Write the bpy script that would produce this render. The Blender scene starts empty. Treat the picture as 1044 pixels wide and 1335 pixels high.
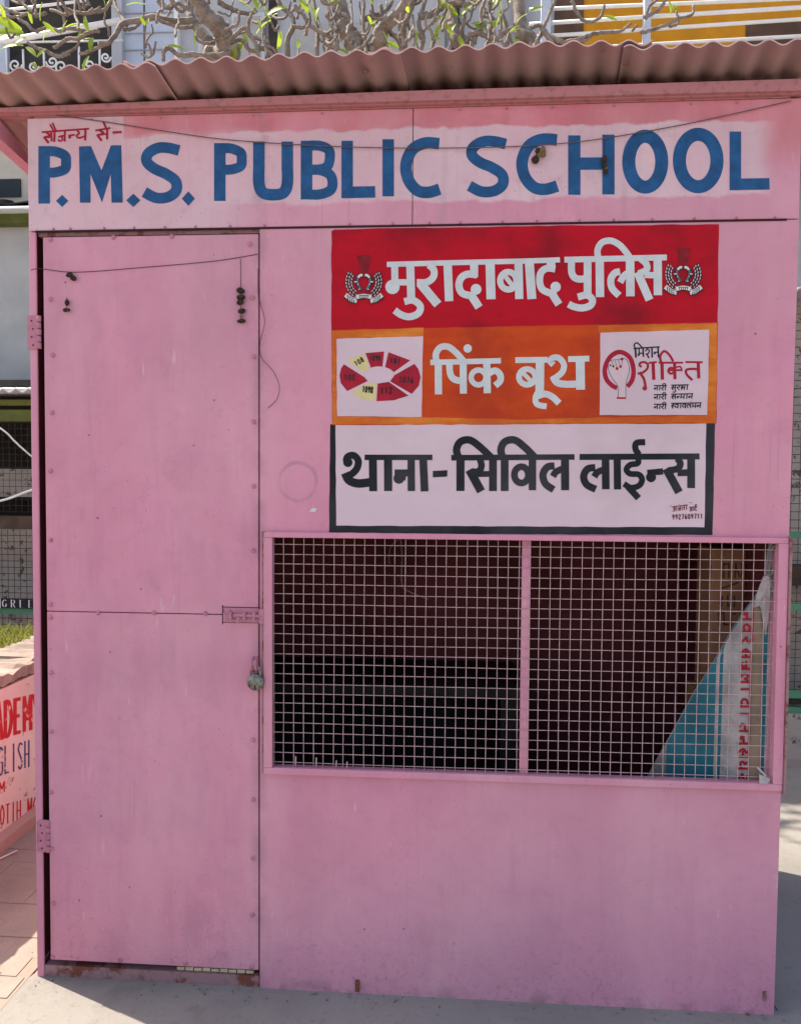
import bpy, math, random
from mathutils import Vector, geometry, noise as mnoise
random.seed(7)
R_ = math.radians
sc = bpy.context.scene
# ------------------------------------------------------------------ camera, sky, sun, exposure
CAM = Vector((1.17373, -2.09354, 1.41822)); YAW, PIT, ROL = -0.07033, -0.03911, 0.00693
FPX, PCX, PCY = 1020.0, 522.0, 667.5
fw = Vector((math.sin(YAW)*math.cos(PIT), math.cos(YAW)*math.cos(PIT), math.sin(PIT)))
_r = Vector((math.cos(YAW), -math.sin(YAW), 0)); _u = _r.cross(fw)
CR = _r*math.cos(ROL) + _u*math.sin(ROL); CU = -_r*math.sin(ROL) + _u*math.cos(ROL)
cd = bpy.data.cameras.new('camera'); cam = bpy.data.objects.new('camera', cd); sc.collection.objects.link(cam)
cd.sensor_fit = 'HORIZONTAL'; cd.sensor_width = 36; cd.lens = FPX/1044*36; cd.clip_start = 0.05; cd.clip_end = 500
from mathutils import Matrix
m3 = Matrix((CR, CU, -fw)).transposed()
cam.matrix_world = Matrix.Translation(CAM) @ m3.to_4x4()
sc.camera = cam
SUN_EL = R_(55); SUN_H = Vector((-0.917, 0.400, 0)).normalized()
wd = bpy.data.worlds.new('World'); sc.world = wd; wd.use_nodes = True
wn = wd.node_tree; bg = wn.nodes['Background']; sky = wn.nodes.new('ShaderNodeTexSky'); sky.sky_type = 'NISHITA'
sky.sun_disc = False; sky.sun_elevation = SUN_EL; sky.sun_rotation = math.atan2(SUN_H.x, SUN_H.y)
sky.air_density = 1.0; sky.dust_density = 2.5; sky.ozone_density = 1.0
wn.links.new(sky.outputs[0], bg.inputs[0]); bg.inputs[1].default_value = 0.13
sl = bpy.data.lights.new('sun', 'SUN'); sl.energy = 3.6; sl.angle = R_(0.55); sl.color = (1, 0.95, 0.87)
sun = bpy.data.objects.new('sun', sl); sc.collection.objects.link(sun)
sdir = SUN_H*math.cos(SUN_EL) + Vector((0, 0, math.sin(SUN_EL)))
sun.rotation_euler = sdir.to_track_quat('Z', 'Y').to_euler(); sun.location = (-6, 4, 9)
vs = sc.view_settings; vs.view_transform = 'Standard'; vs.look = 'None'; vs.gamma = 1; vs.use_curve_mapping = False
vs.exposure = 1.40
vs.use_white_balance = True; vs.white_balance_temperature = 7500; vs.white_balance_tint = 10

def ray(px, py): return fw + CR*((px-PCX)/FPX) - CU*((py-PCY)/FPX)
def W(px, py, y=0.0):            # measured photo point -> point on the upright plane at depth y
    d = ray(px, py); return CAM + d*((y-CAM.y)/d.y)
def G(px, py, z=0.0):            # measured photo point -> point on the level plane at height z
    d = ray(px, py); return CAM + d*((z-CAM.z)/d.z)

# ------------------------------------------------------------------ materials
class N:
    def __init__(s, name, rough=0.6, metal=0.0, spec=0.22):
        s.m = bpy.data.materials.new(name); s.m.use_nodes = True; s.t = s.m.node_tree
        s.b = s.t.nodes['Principled BSDF']; s.b.inputs['Roughness'].default_value = rough
        s.b.inputs['Metallic'].default_value = metal; s.b.inputs['Specular IOR Level'].default_value = spec
        s.tc = s.t.nodes.new('ShaderNodeTexCoord'); s.co = s.tc.outputs['Object']
    def link(s, a, b): s.t.links.new(a, b)
    def put(s, inp, v):
        if v is None: return
        if hasattr(v, 'links') or hasattr(v, 'is_output'): s.link(v, inp)
        elif isinstance(v, (tuple, list)): inp.default_value = (*v, 1) if len(v) == 3 and inp.type == 'RGBA' else v
        else: inp.default_value = v
    def math(s, op, a, b=None, clamp=False):
        n = s.t.nodes.new('ShaderNodeMath'); n.operation = op; n.use_clamp = clamp
        s.put(n.inputs[0], a); s.put(n.inputs[1], b); return n.outputs[0]
    def mul(s, a, b): return s.math('MULTIPLY', a, b)
    def add(s, a, b): return s.math('ADD', a, b)
    def xyz(s, co=None):
        n = s.t.nodes.new('ShaderNodeSeparateXYZ'); s.link(co or s.co, n.inputs[0]); return n.outputs
    def scaled(s, v, co=None):
        n = s.t.nodes.new('ShaderNodeMapping'); s.link(co or s.co, n.inputs[0]); n.inputs['Scale'].default_value = v; return n.outputs[0]
    def noise(s, sc_, det=4, rough=.55, co=None, dist=0):
        n = s.t.nodes.new('ShaderNodeTexNoise'); s.link(co or s.co, n.inputs['Vector'])
        n.inputs['Scale'].default_value = sc_; n.inputs['Detail'].default_value = det; n.inputs['Roughness'].default_value = rough
        n.inputs['Distortion'].default_value = dist; return n.outputs[0]
    def vor(s, sc_, co=None, feat='F1'):
        n = s.t.nodes.new('ShaderNodeTexVoronoi'); s.link(co or s.co, n.inputs['Vector']); n.feature = feat
        n.inputs['Scale'].default_value = sc_; return n.outputs[0]
    def ss(s, v, a, b):          # smoothstep; a>b falls
        n = s.t.nodes.new('ShaderNodeMapRange'); n.interpolation_type = 'SMOOTHSTEP'
        s.put(n.inputs[0], v)
        if a < b: n.inputs[1].default_value = a; n.inputs[2].default_value = b
        else: n.inputs[1].default_value = b; n.inputs[2].default_value = a; n.inputs[3].default_value = 1; n.inputs[4].default_value = 0
        return n.outputs[0]
    def mix(s, f, a, b, mode='MIX'):
        n = s.t.nodes.new('ShaderNodeMix'); n.data_type = 'RGBA'; n.blend_type = mode
        s.put(n.inputs[0], f); s.put(n.inputs[6], a); s.put(n.inputs[7], b); return n.outputs[2]
    def col(s, c): s.put(s.b.inputs['Base Color'], c); return s
    def rough(s, v): s.put(s.b.inputs['Roughness'], v)
    def bump(s, h, st=.2, d=.002):
        n = s.t.nodes.new('ShaderNodeBump'); n.inputs['Strength'].default_value = st; n.inputs['Distance'].default_value = d
        s.link(h, n.inputs['Height']); s.link(n.outputs[0], s.b.inputs['Normal'])

def simple(name, c, rough=.6, var=.18, scale=8, metal=0, bump=0.0, spec=.2):
    n = N(name, rough, metal, spec)
    f = n.noise(scale, 6, .6)
    lo = tuple(x*(1-var) for x in c); hi = tuple(min(1, x*(1+var)) for x in c)
    n.col(n.mix(n.ss(f, .3, .7), lo, hi))
    if bump: n.bump(n.noise(scale*6, 5), bump, .004)
    return n.m

PINK = (.585, .222, .345)
def pink_mat(name, kind):
    n = N(name, .5); x, y, z = n.xyz()
    big = n.noise(1.7, 5, .6); mid = n.noise(6, 6, .65, dist=.4)
    streak = n.noise(1, 5, .6, co=n.scaled((34, 34, 2.2)))
    c = n.mix(n.ss(big, .35, .68), (.615, .225, .325), (.70, .275, .385))
    c = n.mix(n.mul(n.ss(mid, .48, .72), .55), c, (.55, .20, .295))
    c = n.mix(n.mul(n.ss(streak, .52, .8), .5), c, (.50, .185, .275))
    c = n.mix(n.mul(n.ss(n.noise(2.6, 3, .5), .55, .75), .35), c, (.74, .33, .42))
    if kind in ('front', 'door'):
        # scuffed, violet-stained foot of the wall
        low = n.mul(n.ss(z, .5, .05), n.ss(n.add(n.mul(x, .35), n.noise(2.3, 5, .6)), .55, 1.25))
        c = n.mix(n.mul(low, .34), c, (.52, .22, .37))
        grime = n.mul(n.ss(n.noise(55, 6, .8), .52, .63), n.ss(n.add(z, n.mul(n.noise(5, 3), .35)), .46, .12))
        c = n.mix(n.mul(grime, .62), c, (.26, .11, .16))
        grit = n.mul(n.ss(n.noise(170, 3, .7), .60, .68), n.ss(n.add(z, n.mul(n.noise(3, 3), .5)), .75, .30)); c = n.mix(n.mul(grit, .55), c, (.20, .09, .13))
        pale = n.mul(n.ss(n.noise(90, 4, .7), .60, .70), n.ss(z, .9, .2)); c = n.mix(n.mul(pale, .3), c, (.80, .48, .56))
        base = n.mul(n.ss(z, .05, .0), n.ss(n.noise(16, 5), .42, .62))
        c = n.mix(n.mul(base, .55), c, (.16, .09, .09))
    if kind == 'front':
        # old round gum ring left by a sticker
        p = W(388, 628); ex = n.math('SUBTRACT', x, p.x); ez = n.math('SUBTRACT', z, p.z)
        d = n.math('SQRT', n.add(n.mul(ex, ex), n.mul(ez, ez))); d = n.add(d, n.mul(n.noise(28, 4), .012))
        ring = n.mul(n.ss(d, .050, .056), n.ss(d, .066, .058)); ring = n.mul(ring, n.ss(n.noise(9, 4), .28, .58))
        c = n.mix(n.mul(ring, .5), c, (.30, .14, .22))
        # duller, darker blotches growing towards the header
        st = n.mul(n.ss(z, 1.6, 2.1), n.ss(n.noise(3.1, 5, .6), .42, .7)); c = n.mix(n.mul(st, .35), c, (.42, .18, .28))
    if kind == 'door':
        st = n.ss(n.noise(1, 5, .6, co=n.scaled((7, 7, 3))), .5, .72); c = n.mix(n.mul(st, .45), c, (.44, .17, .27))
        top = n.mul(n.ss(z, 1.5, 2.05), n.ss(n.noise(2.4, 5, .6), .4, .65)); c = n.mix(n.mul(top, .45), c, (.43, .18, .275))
    if kind == 'header':
        a = W(160, 0).x; zb = W(600, 262).z; zt = W(600, 168).z
        wob = n.mul(n.math('SUBTRACT', n.noise(9, 4), .5), .05); zz = n.add(z, wob); xx = n.add(x, wob)
        red = n.mix(n.ss(mid, .35, .7), (.56, .140, .175), (.66, .20, .24))  # redder upper strip: undercoat tone with the eave's shade painted in
        c = n.mix(n.ss(zz, zb+.02, zt-.02), c, red)
        white = n.mix(n.ss(n.noise(5, 5), .3, .7), (.62, .44, .49), (.72, .53, .58))
        band = n.mul(n.mul(n.ss(zz, zb-.003, zb+.007), n.ss(zz, zt+.008, zt+.000)), n.ss(xx, 1.99, 1.92))
        left = n.mul(n.ss(x, a+.004, a-.004), 1.0)
        low = n.mul(n.ss(xx, .72, .46), n.ss(zz, zt+.02, zt-.01))
        f = n.math('MAXIMUM', n.math('MAXIMUM', band, left), low, True)
        f = n.mul(f, n.ss(n.noise(7, 6, .65), .05, .38))
        c = n.mix(n.mul(f, .88), c, white)
        c = n.mix(n.mul(n.ss(streak, .5, .75), .3), c, (.42, .24, .30))
    dustf = n.ss(n.noise(26, 6, .75), .50, .66); c = n.mix(n.mul(dustf, .22), c, (.42, .16, .24))
    fade = n.ss(n.noise(1, 4, .6, co=n.scaled((5, 5, 1.2))), .46, .66); c = n.mix(n.mul(fade, .32), c, (.76, .36, .45))
    fleck = n.mul(n.ss(n.vor(60), .11, .06), n.ss(n.noise(4, 2), .52, .62))
    c = n.mix(n.mul(fleck, .75), c, (.16, .06, .09))
    if kind != 'header':
        chip = n.mul(n.ss(n.vor(17), .075, .045), n.ss(n.noise(2.2, 2), .46, .56)); c = n.mix(n.mul(chip, .8), c, (.17, .055, .07))
    scr = n.mul(n.ss(n.noise(1, 3, .6, co=n.scaled((9, 9, 70))), .70, .74), .3); c = n.mix(scr, c, (.36, .15, .22))
    seam = n.math('ABSOLUTE', n.math('SUBTRACT', x, W(338, 700).x)); seam = n.mul(n.ss(seam, .035, .002), n.ss(n.noise(9, 5, .65), .40, .62)); c = n.mix(n.mul(seam, .45), c, (.30, .13, .18))
    drip = n.mul(n.ss(n.noise(1, 4, .65, co=n.scaled((46, 46, .9))), .60, .68), n.ss(n.noise(2.5, 3), .45, .6)); c = n.mix(n.mul(drip, .30), c, (.36, .16, .22))
    scuff = n.mul(n.ss(n.noise(1, 5, .7, co=n.scaled((60, 60, 9))), .60, .68), n.ss(n.noise(3.3, 2), .50, .62)); c = n.mix(n.mul(scuff, .45), c, (.80, .52, .58))
    c = n.mix(n.add(.06, n.mul(n.ss(n.noise(1.3, 5, .6), .35, .7), .17)), c, (.56, .43, .45))
    n.col(c); n.rough(n.add(.40, n.mul(mid, .22)))
    n.bump(n.add(n.mul(n.noise(3.2, 3), 3.0), n.mul(n.noise(70, 4), .10)), .55, .006)
    return n.m

def band_mat(name, base, dark, light, sx=3):
    n = N(name, .55, spec=.12); br = n.noise(1, 6, .65, co=n.scaled((sx*1.2, 3, sx*5))); bl = n.noise(3.4, 5, .6)
    c = n.mix(n.ss(br, .35, .7), base, light); c = n.mix(n.mul(n.ss(bl, .46, .64), .8), c, dark); c = n.mix(n.mul(n.ss(n.noise(30, 6, .75), .52, .68), .25), c, dark)
    c = n.mix(n.mul(n.ss(n.vor(45), .10, .06), .3), c, dark)
    n.col(c); n.bump(n.noise(1, 5, co=n.scaled((20, 20, 90))), .12, .002); return n.m

M_ = {}
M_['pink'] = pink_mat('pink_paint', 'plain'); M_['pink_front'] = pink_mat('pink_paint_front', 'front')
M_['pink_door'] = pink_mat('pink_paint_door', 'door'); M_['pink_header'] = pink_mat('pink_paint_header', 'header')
M_['red'] = band_mat('red_sign_paint', (.44, .006, .018), (.20, .008, .016), (.52, .006, .020))
M_['orange'] = band_mat('orange_sign_paint', (.53, .052, .014), (.40, .038, .014), (.60, .075, .014), 5)
M_['orange_edge'] = band_mat('orange_edge_paint', (.60, .14, .02), (.50, .075, .02), (.70, .23, .04), 7)
M_['panel_white'] = band_mat('pale_pink_sign_paint', (.64, .485, .55), (.58, .44, .485), (.68, .515, .585), 2)
M_['letter_white'] = simple('white_letter_paint', (.56, .59, .61), .5, .07, 20)
def ink_black():
    n = N('black_letter_paint', .5, spec=.15); f = n.noise(4, 4, .6); n.col(n.mix(n.ss(f, .35, .7), (.010, .013, .018), (.040, .040, .048)))
    return n.m
M_['black'] = ink_black()
M_['blue'] = simple('blue_letter_paint', (.012, .082, .215), .5, .22, 25)
M_['crimson'] = simple('crimson_letter_paint', (.36, .010, .030), .5, .15, 20)
M_['maroon'] = simple('maroon_letter_paint', (.17, .012, .028), .55, .2, 20)
M_['dull_maroon'] = simple('dull_maroon_paint', (.22, .009, .016), .6, .3, 30)
M_['cream'] = simple('cream_paint', (.66, .55, .27), .5, .06, 15)
M_['fist'] = simple('pale_fist_paint', (.62, .46, .50), .5, .05, 20)
M_['slate'] = simple('slate_paint', (.11, .13, .16), .6, .3, 40)
M_['off_white'] = simple('off_white_paint', (.66, .62, .62), .5, .08, 30)
M_['seam'] = simple('dark_gap', (.035, .012, .018), .8, .2, 30)  # near-black colour standing in for the shade inside gaps
def rusty(name, paint, amt):
    n = N(name, .7); f = n.noise(14, 6, .7); g = n.noise(60, 4)
    c = n.mix(n.ss(f, amt, amt+.10), paint, (.20, .065, .045)); c = n.mix(n.mul(n.ss(g, .5, .7), .4), c, (.12, .08, .07))
    n.col(c); n.bump(f, .4, .003); return n.m
M_['pink_rust'] = rusty('rusty_pink_paint', (.34, .19, .205), .50)
M_['pink_fit'] = rusty('painted_iron_fitting', (.50, .20, .27), .60)
def roof_mat():
    n = N('dusty_pink_roof_paint', .7); x, y, z = n.xyz()
    f = n.noise(4, 6, .6); c = n.mix(n.ss(f, .3, .7), (.60, .385, .36), (.70, .47, .44))
    st = n.noise(1, 5, co=n.scaled((22, 2, 2))); c = n.mix(n.mul(n.ss(st, .5, .75), .4), c, (.50, .30, .28))
    c = n.mix(n.mul(n.ss(n.noise(24, 5, .7), .62, .74), .5), c, (.36, .22, .20))
    n.col(c); n.bump(n.noise(40, 4), .15, .003); return n.m
M_['roof'] = roof_mat()
M_['beam'] = rusty('red_pink_beam_paint', (.46, .19, .205), .66)
M_['wire_pink'] = simple('painted_mesh_wire', (.50, .33, .34), .45, .2, 40)
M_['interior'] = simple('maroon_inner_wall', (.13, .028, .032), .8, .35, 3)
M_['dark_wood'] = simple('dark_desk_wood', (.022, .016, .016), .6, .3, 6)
M_['steel'] = None
def padlock_mat():
    n = N('worn_lock_steel', .42, .75); f = n.noise(120, 5, .7); g = n.noise(300, 3)
    c = n.mix(n.ss(f, .4, .65), (.24, .245, .22), (.12, .11, .095)); n.col(c); n.bump(g, .3, .001); return n.m
M_['steel'] = padlock_mat()
M_['rust_dark'] = rusty('rusty_shackle', (.26, .20, .18), .45)
M_['wilt'] = simple('withered_flower', (.045, .030, .022), .9, .5, 120, bump=.6)
M_['wilt_tan'] = simple('withered_tan_leaf', (.19, .13, .06), .9, .4, 90, bump=.5)
M_['cord'] = simple('thin_grey_cord', (.14, .09, .085), .9, .3, 60)
M_['cord_dark'] = simple('dark_cord', (.05, .03, .035), .9, .3, 60)
def concrete(name, a, b, sc_=1.0, stain=(.13, .115, .105)):
    n = N(name, .85); f = n.noise(1.6*sc_, 7, .62); g = n.noise(35*sc_, 5, .7); h = n.noise(5.5*sc_, 6, .65)
    c = n.mix(n.ss(f, .32, .68), a, b); c = n.mix(n.mul(n.ss(h, .55, .72), .35), c, stain)
    c = n.mix(n.mul(n.ss(g, .56, .70), .35), c, tuple(v*.55 for v in a)); c = n.mix(n.mul(n.ss(n.vor(55*sc_), .12, .07), .5), c, (.10, .08, .07))
    n.col(c); n.bump(n.add(g, n.mul(h, 1.5)), .35, .006); return n.m
M_['apron'] = concrete('grey_cement_apron', (.205, .197, .190), (.255, .243, .233))
M_['dirt'] = concrete('dusty_ground', (.24, .195, .17), (.30, .245, .215), .7)
M_['paver'] = concrete('dusty_brick_paver', (.24, .208, .185), (.31, .272, .245), 2.0, (.19, .16, .14))
M_['coping'] = concrete('rough_cement_coping', (.24, .195, .17), (.36, .30, .26), 3, (.10, .065, .055))
def wallpaint(name, a, b, patch, thr):
    n = N(name, .8); f = n.noise(3, 6, .6); c = n.mix(n.ss(f, .3, .7), a, b)
    c = n.mix(n.ss(n.noise(16, 6, .7), thr, thr+.04), c, patch); n.col(c); n.bump(n.noise(20, 6), .4, .006); return n.m
M_['whitewash'] = wallpaint('peeling_whitewash', (.60, .49, .45), (.70, .60, .56), (.32, .24, .21), .60)
M_['plinth'] = wallpaint('pink_cement_plinth', (.34, .235, .205), (.42, .30, .26), (.26, .18, .16), .66)
M_['w_red'] = wallpaint('chipped_red_letter', (.50, .025, .035), (.42, .025, .035), (.62, .50, .46), .585)
M_['w_blue'] = wallpaint('chipped_navy_letter', (.045, .055, .14), (.06, .08, .20), (.62, .50, .46), .58)
M_['grey_wall'] = wallpaint('grey_rendered_wall', (.34, .34, .345), (.40, .40, .405), (.30, .30, .30), .70)
M_['beige_wall'] = wallpaint('beige_rendered_wall', (.42, .38, .33), (.50, .46, .40), (.34, .30, .26), .70)
M_['blue_wall'] = wallpaint('pale_blue_wall', (.37, .39, .43), (.45, .47, .505), (.30, .32, .36), .72)
M_['blue_trim'] = wallpaint('pale_blue_trim', (.42, .48, .60), (.50, .56, .68), (.36, .40, .5), .72)
M_['stain_wall'] = wallpaint('stained_grey_wall', (.33, .29, .26), (.42, .37, .33), (.11, .09, .08), .58)
M_['green'] = wallpaint('green_iron_paint', (.06, .20, .12), (.09, .26, .16), (.05, .07, .05), .64)
M_['olive'] = simple('olive_beam_paint', (.10, .12, .035), .7, .25, 6)
M_['dark_mesh'] = simple('dark_mesh_wire', (.05, .045, .045), .7, .2, 20)
M_['black_sheet'] = simple('black_tarp', (.012, .016, .022), .4, .4, 4)
M_['white_metal'] = simple('white_painted_metal', (.74, .75, .76), .45, .06, 6)
M_['zinc'] = simple('grey_zinc_sheet', (.52, .53, .55), .45, .12, 6, .3)
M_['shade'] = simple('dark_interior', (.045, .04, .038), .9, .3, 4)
M_['brown_iron'] = simple('brown_iron_beam', (.075, .05, .038), .7, .3, 8)
M_['yellow'] = simple('ochre_yellow_panel', (.56, .235, .012), .6, .12, 3)
M_['umber'] = simple('umber_panel', (.10, .055, .035), .6, .2, 4)
M_['glass'] = simple('dark_window_glass', (.02, .025, .03), .08, .2, 2)
def bark():
    n = N('grey_frangipani_bark', .85); f = n.noise(14, 6, .65); r = n.noise(1, 4, co=n.scaled((30, 30, 120)))
    c = n.mix(n.ss(f, .3, .7), (.13, .105, .09), (.27, .23, .20)); c = n.mix(n.mul(n.ss(r, .5, .7), .4), c, (.36, .33, .29))
    n.col(c); n.bump(n.add(f, r), .5, .006); return n.m
M_['bark'] = bark()
def leafm(name, c, c2):
    n = N(name, .45); f = n.noise(10, 3); n.col(n.mix(n.ss(f, .35, .65), c, c2))
    tr = n.t.nodes.new('ShaderNodeBsdfTranslucent'); tr.inputs[0].default_value = (*[v*1.2 for v in c2], 1)
    mx = n.t.nodes.new('ShaderNodeMixShader'); mx.inputs[0].default_value = .45
    n.link(n.b.outputs[0], mx.inputs[1]); n.link(tr.outputs[0], mx.inputs[2])
    n.link(mx.outputs[0], n.t.nodes['Material Output'].inputs[0]); return n.m
M_['leaf'] = leafm('young_green_leaf', (.16, .26, .03), (.34, .46, .05))
M_['grass'] = leafm('dry_green_grass', (.12, .16, .03), (.30, .32, .09))
M_['teal'] = simple('teal_print', (.012, .125, .165), .5, .28, 9)
M_['cloth_white'] = simple('greyish_white_flex', (.37, .34, .34), .6, .25, 14)
M_['cloth_tan'] = simple('tan_print', (.24, .175, .125), .6, .25, 10)
M_['cloth_grey'] = simple('grey_flex_back', (.20, .185, .185), .6, .2, 10)
M_['carton'] = simple('brown_carton_board', (.30, .15, .085), .8, .2, 5)
M_['carton_ink'] = simple('dark_carton_print', (.10, .045, .025), .8, .2, 5)
M_['mat'] = simple('pale_gap_light', (.62, .52, .36), .8, .12, 40)  # pale tone stands in for light showing under the door

# ------------------------------------------------------------------ mesh helpers
class MB:
    def __init__(s): s.v = []; s.f = []; s.m = []; s.sm = []
    def face(s, pts, mi=0):
        i = len(s.v); s.v += [tuple(p) for p in pts]; s.f.append(tuple(range(i, i+len(pts)))); s.m.append(mi); s.sm.append(False); return s
    def box(s, a, b, mi=0):
        x0, y0, z0 = a; x1, y1, z1 = b; i = len(s.v)
        s.v += [(x0,y0,z0),(x1,y0,z0),(x1,y1,z0),(x0,y1,z0),(x0,y0,z1),(x1,y0,z1),(x1,y1,z1),(x0,y1,z1)]
        for q in ((0,3,2,1),(4,5,6,7),(0,1,5,4),(1,2,6,5),(2,3,7,6),(3,0,4,7)): s.f.append(tuple(i+k for k in q)); s.m.append(mi); s.sm.append(False)
        return s
    def prism(s, pts, dvec, mi=0):       # polygon extruded along a vector
        n = len(pts); i = len(s.v); d = Vector(dvec)
        s.v += [tuple(Vector(p)) for p in pts] + [tuple(Vector(p)+d) for p in pts]
        s.f.append(tuple(range(i+n-1, i-1, -1))); s.m.append(mi); s.sm.append(False)
        s.f.append(tuple(range(i+n, i+2*n))); s.m.append(mi); s.sm.append(False)
        for k in range(n):
            l = (k+1) % n; s.f.append((i+k, i+l, i+n+l, i+n+k)); s.m.append(mi); s.sm.append(False)
        return s
    def tube(s, pts, rad, n=6, mi=0, cap=True):
        pts = [Vector(p) for p in pts]; L = len(pts); i0 = len(s.v)
        rad = rad if isinstance(rad, (list, tuple)) else [rad]*L
        t = (pts[1]-pts[0]).normalized(); up = Vector((0, 0, 1)) if abs(t.z) < .9 else Vector((1, 0, 0))
        u = t.cross(up).normalized()
        for k in range(L):
            t = (pts[min(k+1, L-1)]-pts[max(k-1, 0)])
            if t.length < 1e-9: t = Vector((0,0,1))
            t.normalize(); u = (u - t*u.dot(t))
            if u.length < 1e-6: u = t.cross(Vector((.3,.5,.8)))
            u.normalize(); w = t.cross(u)
            for j in range(n):
                a = 2*math.pi*j/n; s.v.append(tuple(pts[k] + (u*math.cos(a)+w*math.sin(a))*rad[k]))
        for k in range(L-1):
            for j in range(n):
                a = i0+k*n+j; b = i0+k*n+(j+1) % n; s.f.append((a, b, b+n, a+n)); s.m.append(mi); s.sm.append(n > 4)
        if cap:
            s.f.append(tuple(range(i0+n-1, i0-1, -1))); s.m.append(mi); s.sm.append(False)
            s.f.append(tuple(range(i0+(L-1)*n, i0+L*n))); s.m.append(mi); s.sm.append(False)
        return s
    def grid(s, P, mi=0, smooth=True, mif=None):
        nu = len(P); nv = len(P[0]); i = len(s.v)
        for row in P: s.v += [tuple(p) for p in row]
        for a in range(nu-1):
            for b in range(nv-1):
                k = i+a*nv+b; s.f.append((k, k+nv, k+nv+1, k+1)); s.m.append(mif(a, b) if mif else mi); s.sm.append(smooth)
        return s
    def ball(s, c, r, seg=10, rings=6, mi=0, sq=(1,1,1), rough=0):
        i = len(s.v); c = Vector(c)
        for a in range(rings+1):
            th = math.pi*a/rings
            for b in range(seg):
                ph = 2*math.pi*b/seg; q = Vector((math.sin(th)*math.cos(ph)*sq[0], math.sin(th)*math.sin(ph)*sq[1], math.cos(th)*sq[2]))
                k = 1 + (rough*mnoise.noise((c+q*r)*60) if rough else 0); s.v.append(tuple(c+q*r*k))
        for a in range(rings):
            for b in range(seg):
                p = i+a*seg+b; q = i+a*seg+(b+1) % seg; s.f.append((p, p+seg, q+seg, q)); s.m.append(mi); s.sm.append(True)
        return s
    def build(s, name, mats, parent=None):
        me = bpy.data.meshes.new(name); me.from_pydata(s.v, [], s.f)
        if not isinstance(mats, (list, tuple)): mats = [mats]
        for m in mats: me.materials.append(M_[m] if isinstance(m, str) else m)
        me.polygons.foreach_set('material_index', s.m); me.polygons.foreach_set('use_smooth', s.sm); me.update()
        o = bpy.data.objects.new(name, me); sc.collection.objects.link(o)
        if parent: o.parent = parent; o.matrix_parent_inverse = parent.matrix_world.inverted()
        return o
def tag(o, label=None, cat=None, group=None, kind=None):
    for k, v in (('label', label), ('category', cat), ('group', group), ('kind', kind)):
        if v: o[k] = v
    return o
def empty(name, loc=(0,0,0), **kw):
    o = bpy.data.objects.new(name, None); sc.collection.objects.link(o); o.location = loc; o.empty_display_size = .1
    bpy.context.view_layer.update(); return tag(o, **kw)
def soft(o, w=.0015, seg=2):
    b = o.modifiers.new('bevel', 'BEVEL'); b.width = w; b.segments = seg; b.limit_method = 'ANGLE'; return o
def spline(pts, sub=8, closed=False):
    P = [tuple(map(float, p)) for p in pts]; n = len(P); out = []
    if n < 3 and not closed: return P
    for i in range(n if closed else n-1):
        g = (lambda k: P[k % n]) if closed else (lambda k: P[max(0, min(n-1, k))])
        a, b, c, d = g(i-1), g(i), g(i+1), g(i+2)
        for q in range(sub):
            t = q/sub
            out.append(tuple(.5*(2*b[k]+(c[k]-a[k])*t+(2*a[k]-5*b[k]+4*c[k]-d[k])*t*t+(3*b[k]-a[k]-3*c[k]+d[k])*t**3) for k in range(len(b))))
    out.append(P[0] if closed else P[-1]); return out

# lettering: brush strokes laid as thin paint films on an upright or any mapped surface
class Ink:
    def __init__(s, fn, y0=.0016): s.fn = fn; s.b = MB(); s.k = 0; s.y0 = y0
    def lift(s): s.k += 1; return s.y0 + s.k*2.5e-5
    def poly(s, pts, mi=0):
        h = s.lift(); V = [Vector((p[0], p[1], 0)) for p in pts]
        for tri in geometry.tessellate_polygon([V]): s.b.face([s.fn(V[k].x, V[k].y, h) for k in tri], mi)
        return s
    def stroke(s, pts, w, mi=0, curve=True, closed=False, cap=False, sub=7):
        P = spline(pts, sub, closed) if (curve and len(pts) > 2) else [tuple(map(float, p)) for p in pts]
        h = s.lift(); L = len(P); rows = []
        for k in range(L):
            if closed: a = P[(k-1) % (L-1)]; b = P[(k+1) % (L-1)]
            else: a = P[max(k-1, 0)]; b = P[min(k+1, L-1)]
            dx, dy = b[0]-a[0], b[1]-a[1]; l = math.hypot(dx, dy) or 1; nx, ny = -dy/l*w/2, dx/l*w/2
            if not curve and 0 < k < L-1:      # mitre
                e1 = (P[k][0]-a[0], P[k][1]-a[1]); l1 = math.hypot(*e1) or 1; cs = abs((e1[0]*dx+e1[1]*dy)/(l1*l)); f = min(1.6, 1/max(cs, .4)); nx *= f; ny *= f
            rows.append(((P[k][0]+nx, P[k][1]+ny), (P[k][0]-nx, P[k][1]-ny)))
        for k in range(L-1):
            q = (rows[k][0], rows[k+1][0], rows[k+1][1], rows[k][1]); s.b.face([s.fn(p[0], p[1], h) for p in q], mi)
        if cap:
            s.dot(P[0], w/2, mi); s.dot(P[-1], w/2, mi)
        return s
    def dot(s, c, r, mi=0, ry=None, n=14):
        h = s.lift(); ry = ry or r
        s.b.face([s.fn(c[0]+r*math.cos(2*math.pi*k/n), c[1]+ry*math.sin(2*math.pi*k/n), h) for k in range(n)], mi); return s
    def ring(s, c, rx, ry, w, mi=0, n=28):
        return s.stroke([(c[0]+rx*math.cos(2*math.pi*k/n), c[1]+ry*math.sin(2*math.pi*k/n)) for k in range(n)], w, mi, closed=True, sub=2)
    def build(s, name, mats, parent): return s.b.build(name, mats, parent)
def crop(ox, oy, k, y=0.0):      # measured on an enlarged crop of the photograph -> wall plane
    return lambda x, yy, h: W(ox+x/k, oy+yy/k, y-h)
def px(y=0.0): return lambda x, yy, h: W(x, yy, y-h)

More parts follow.
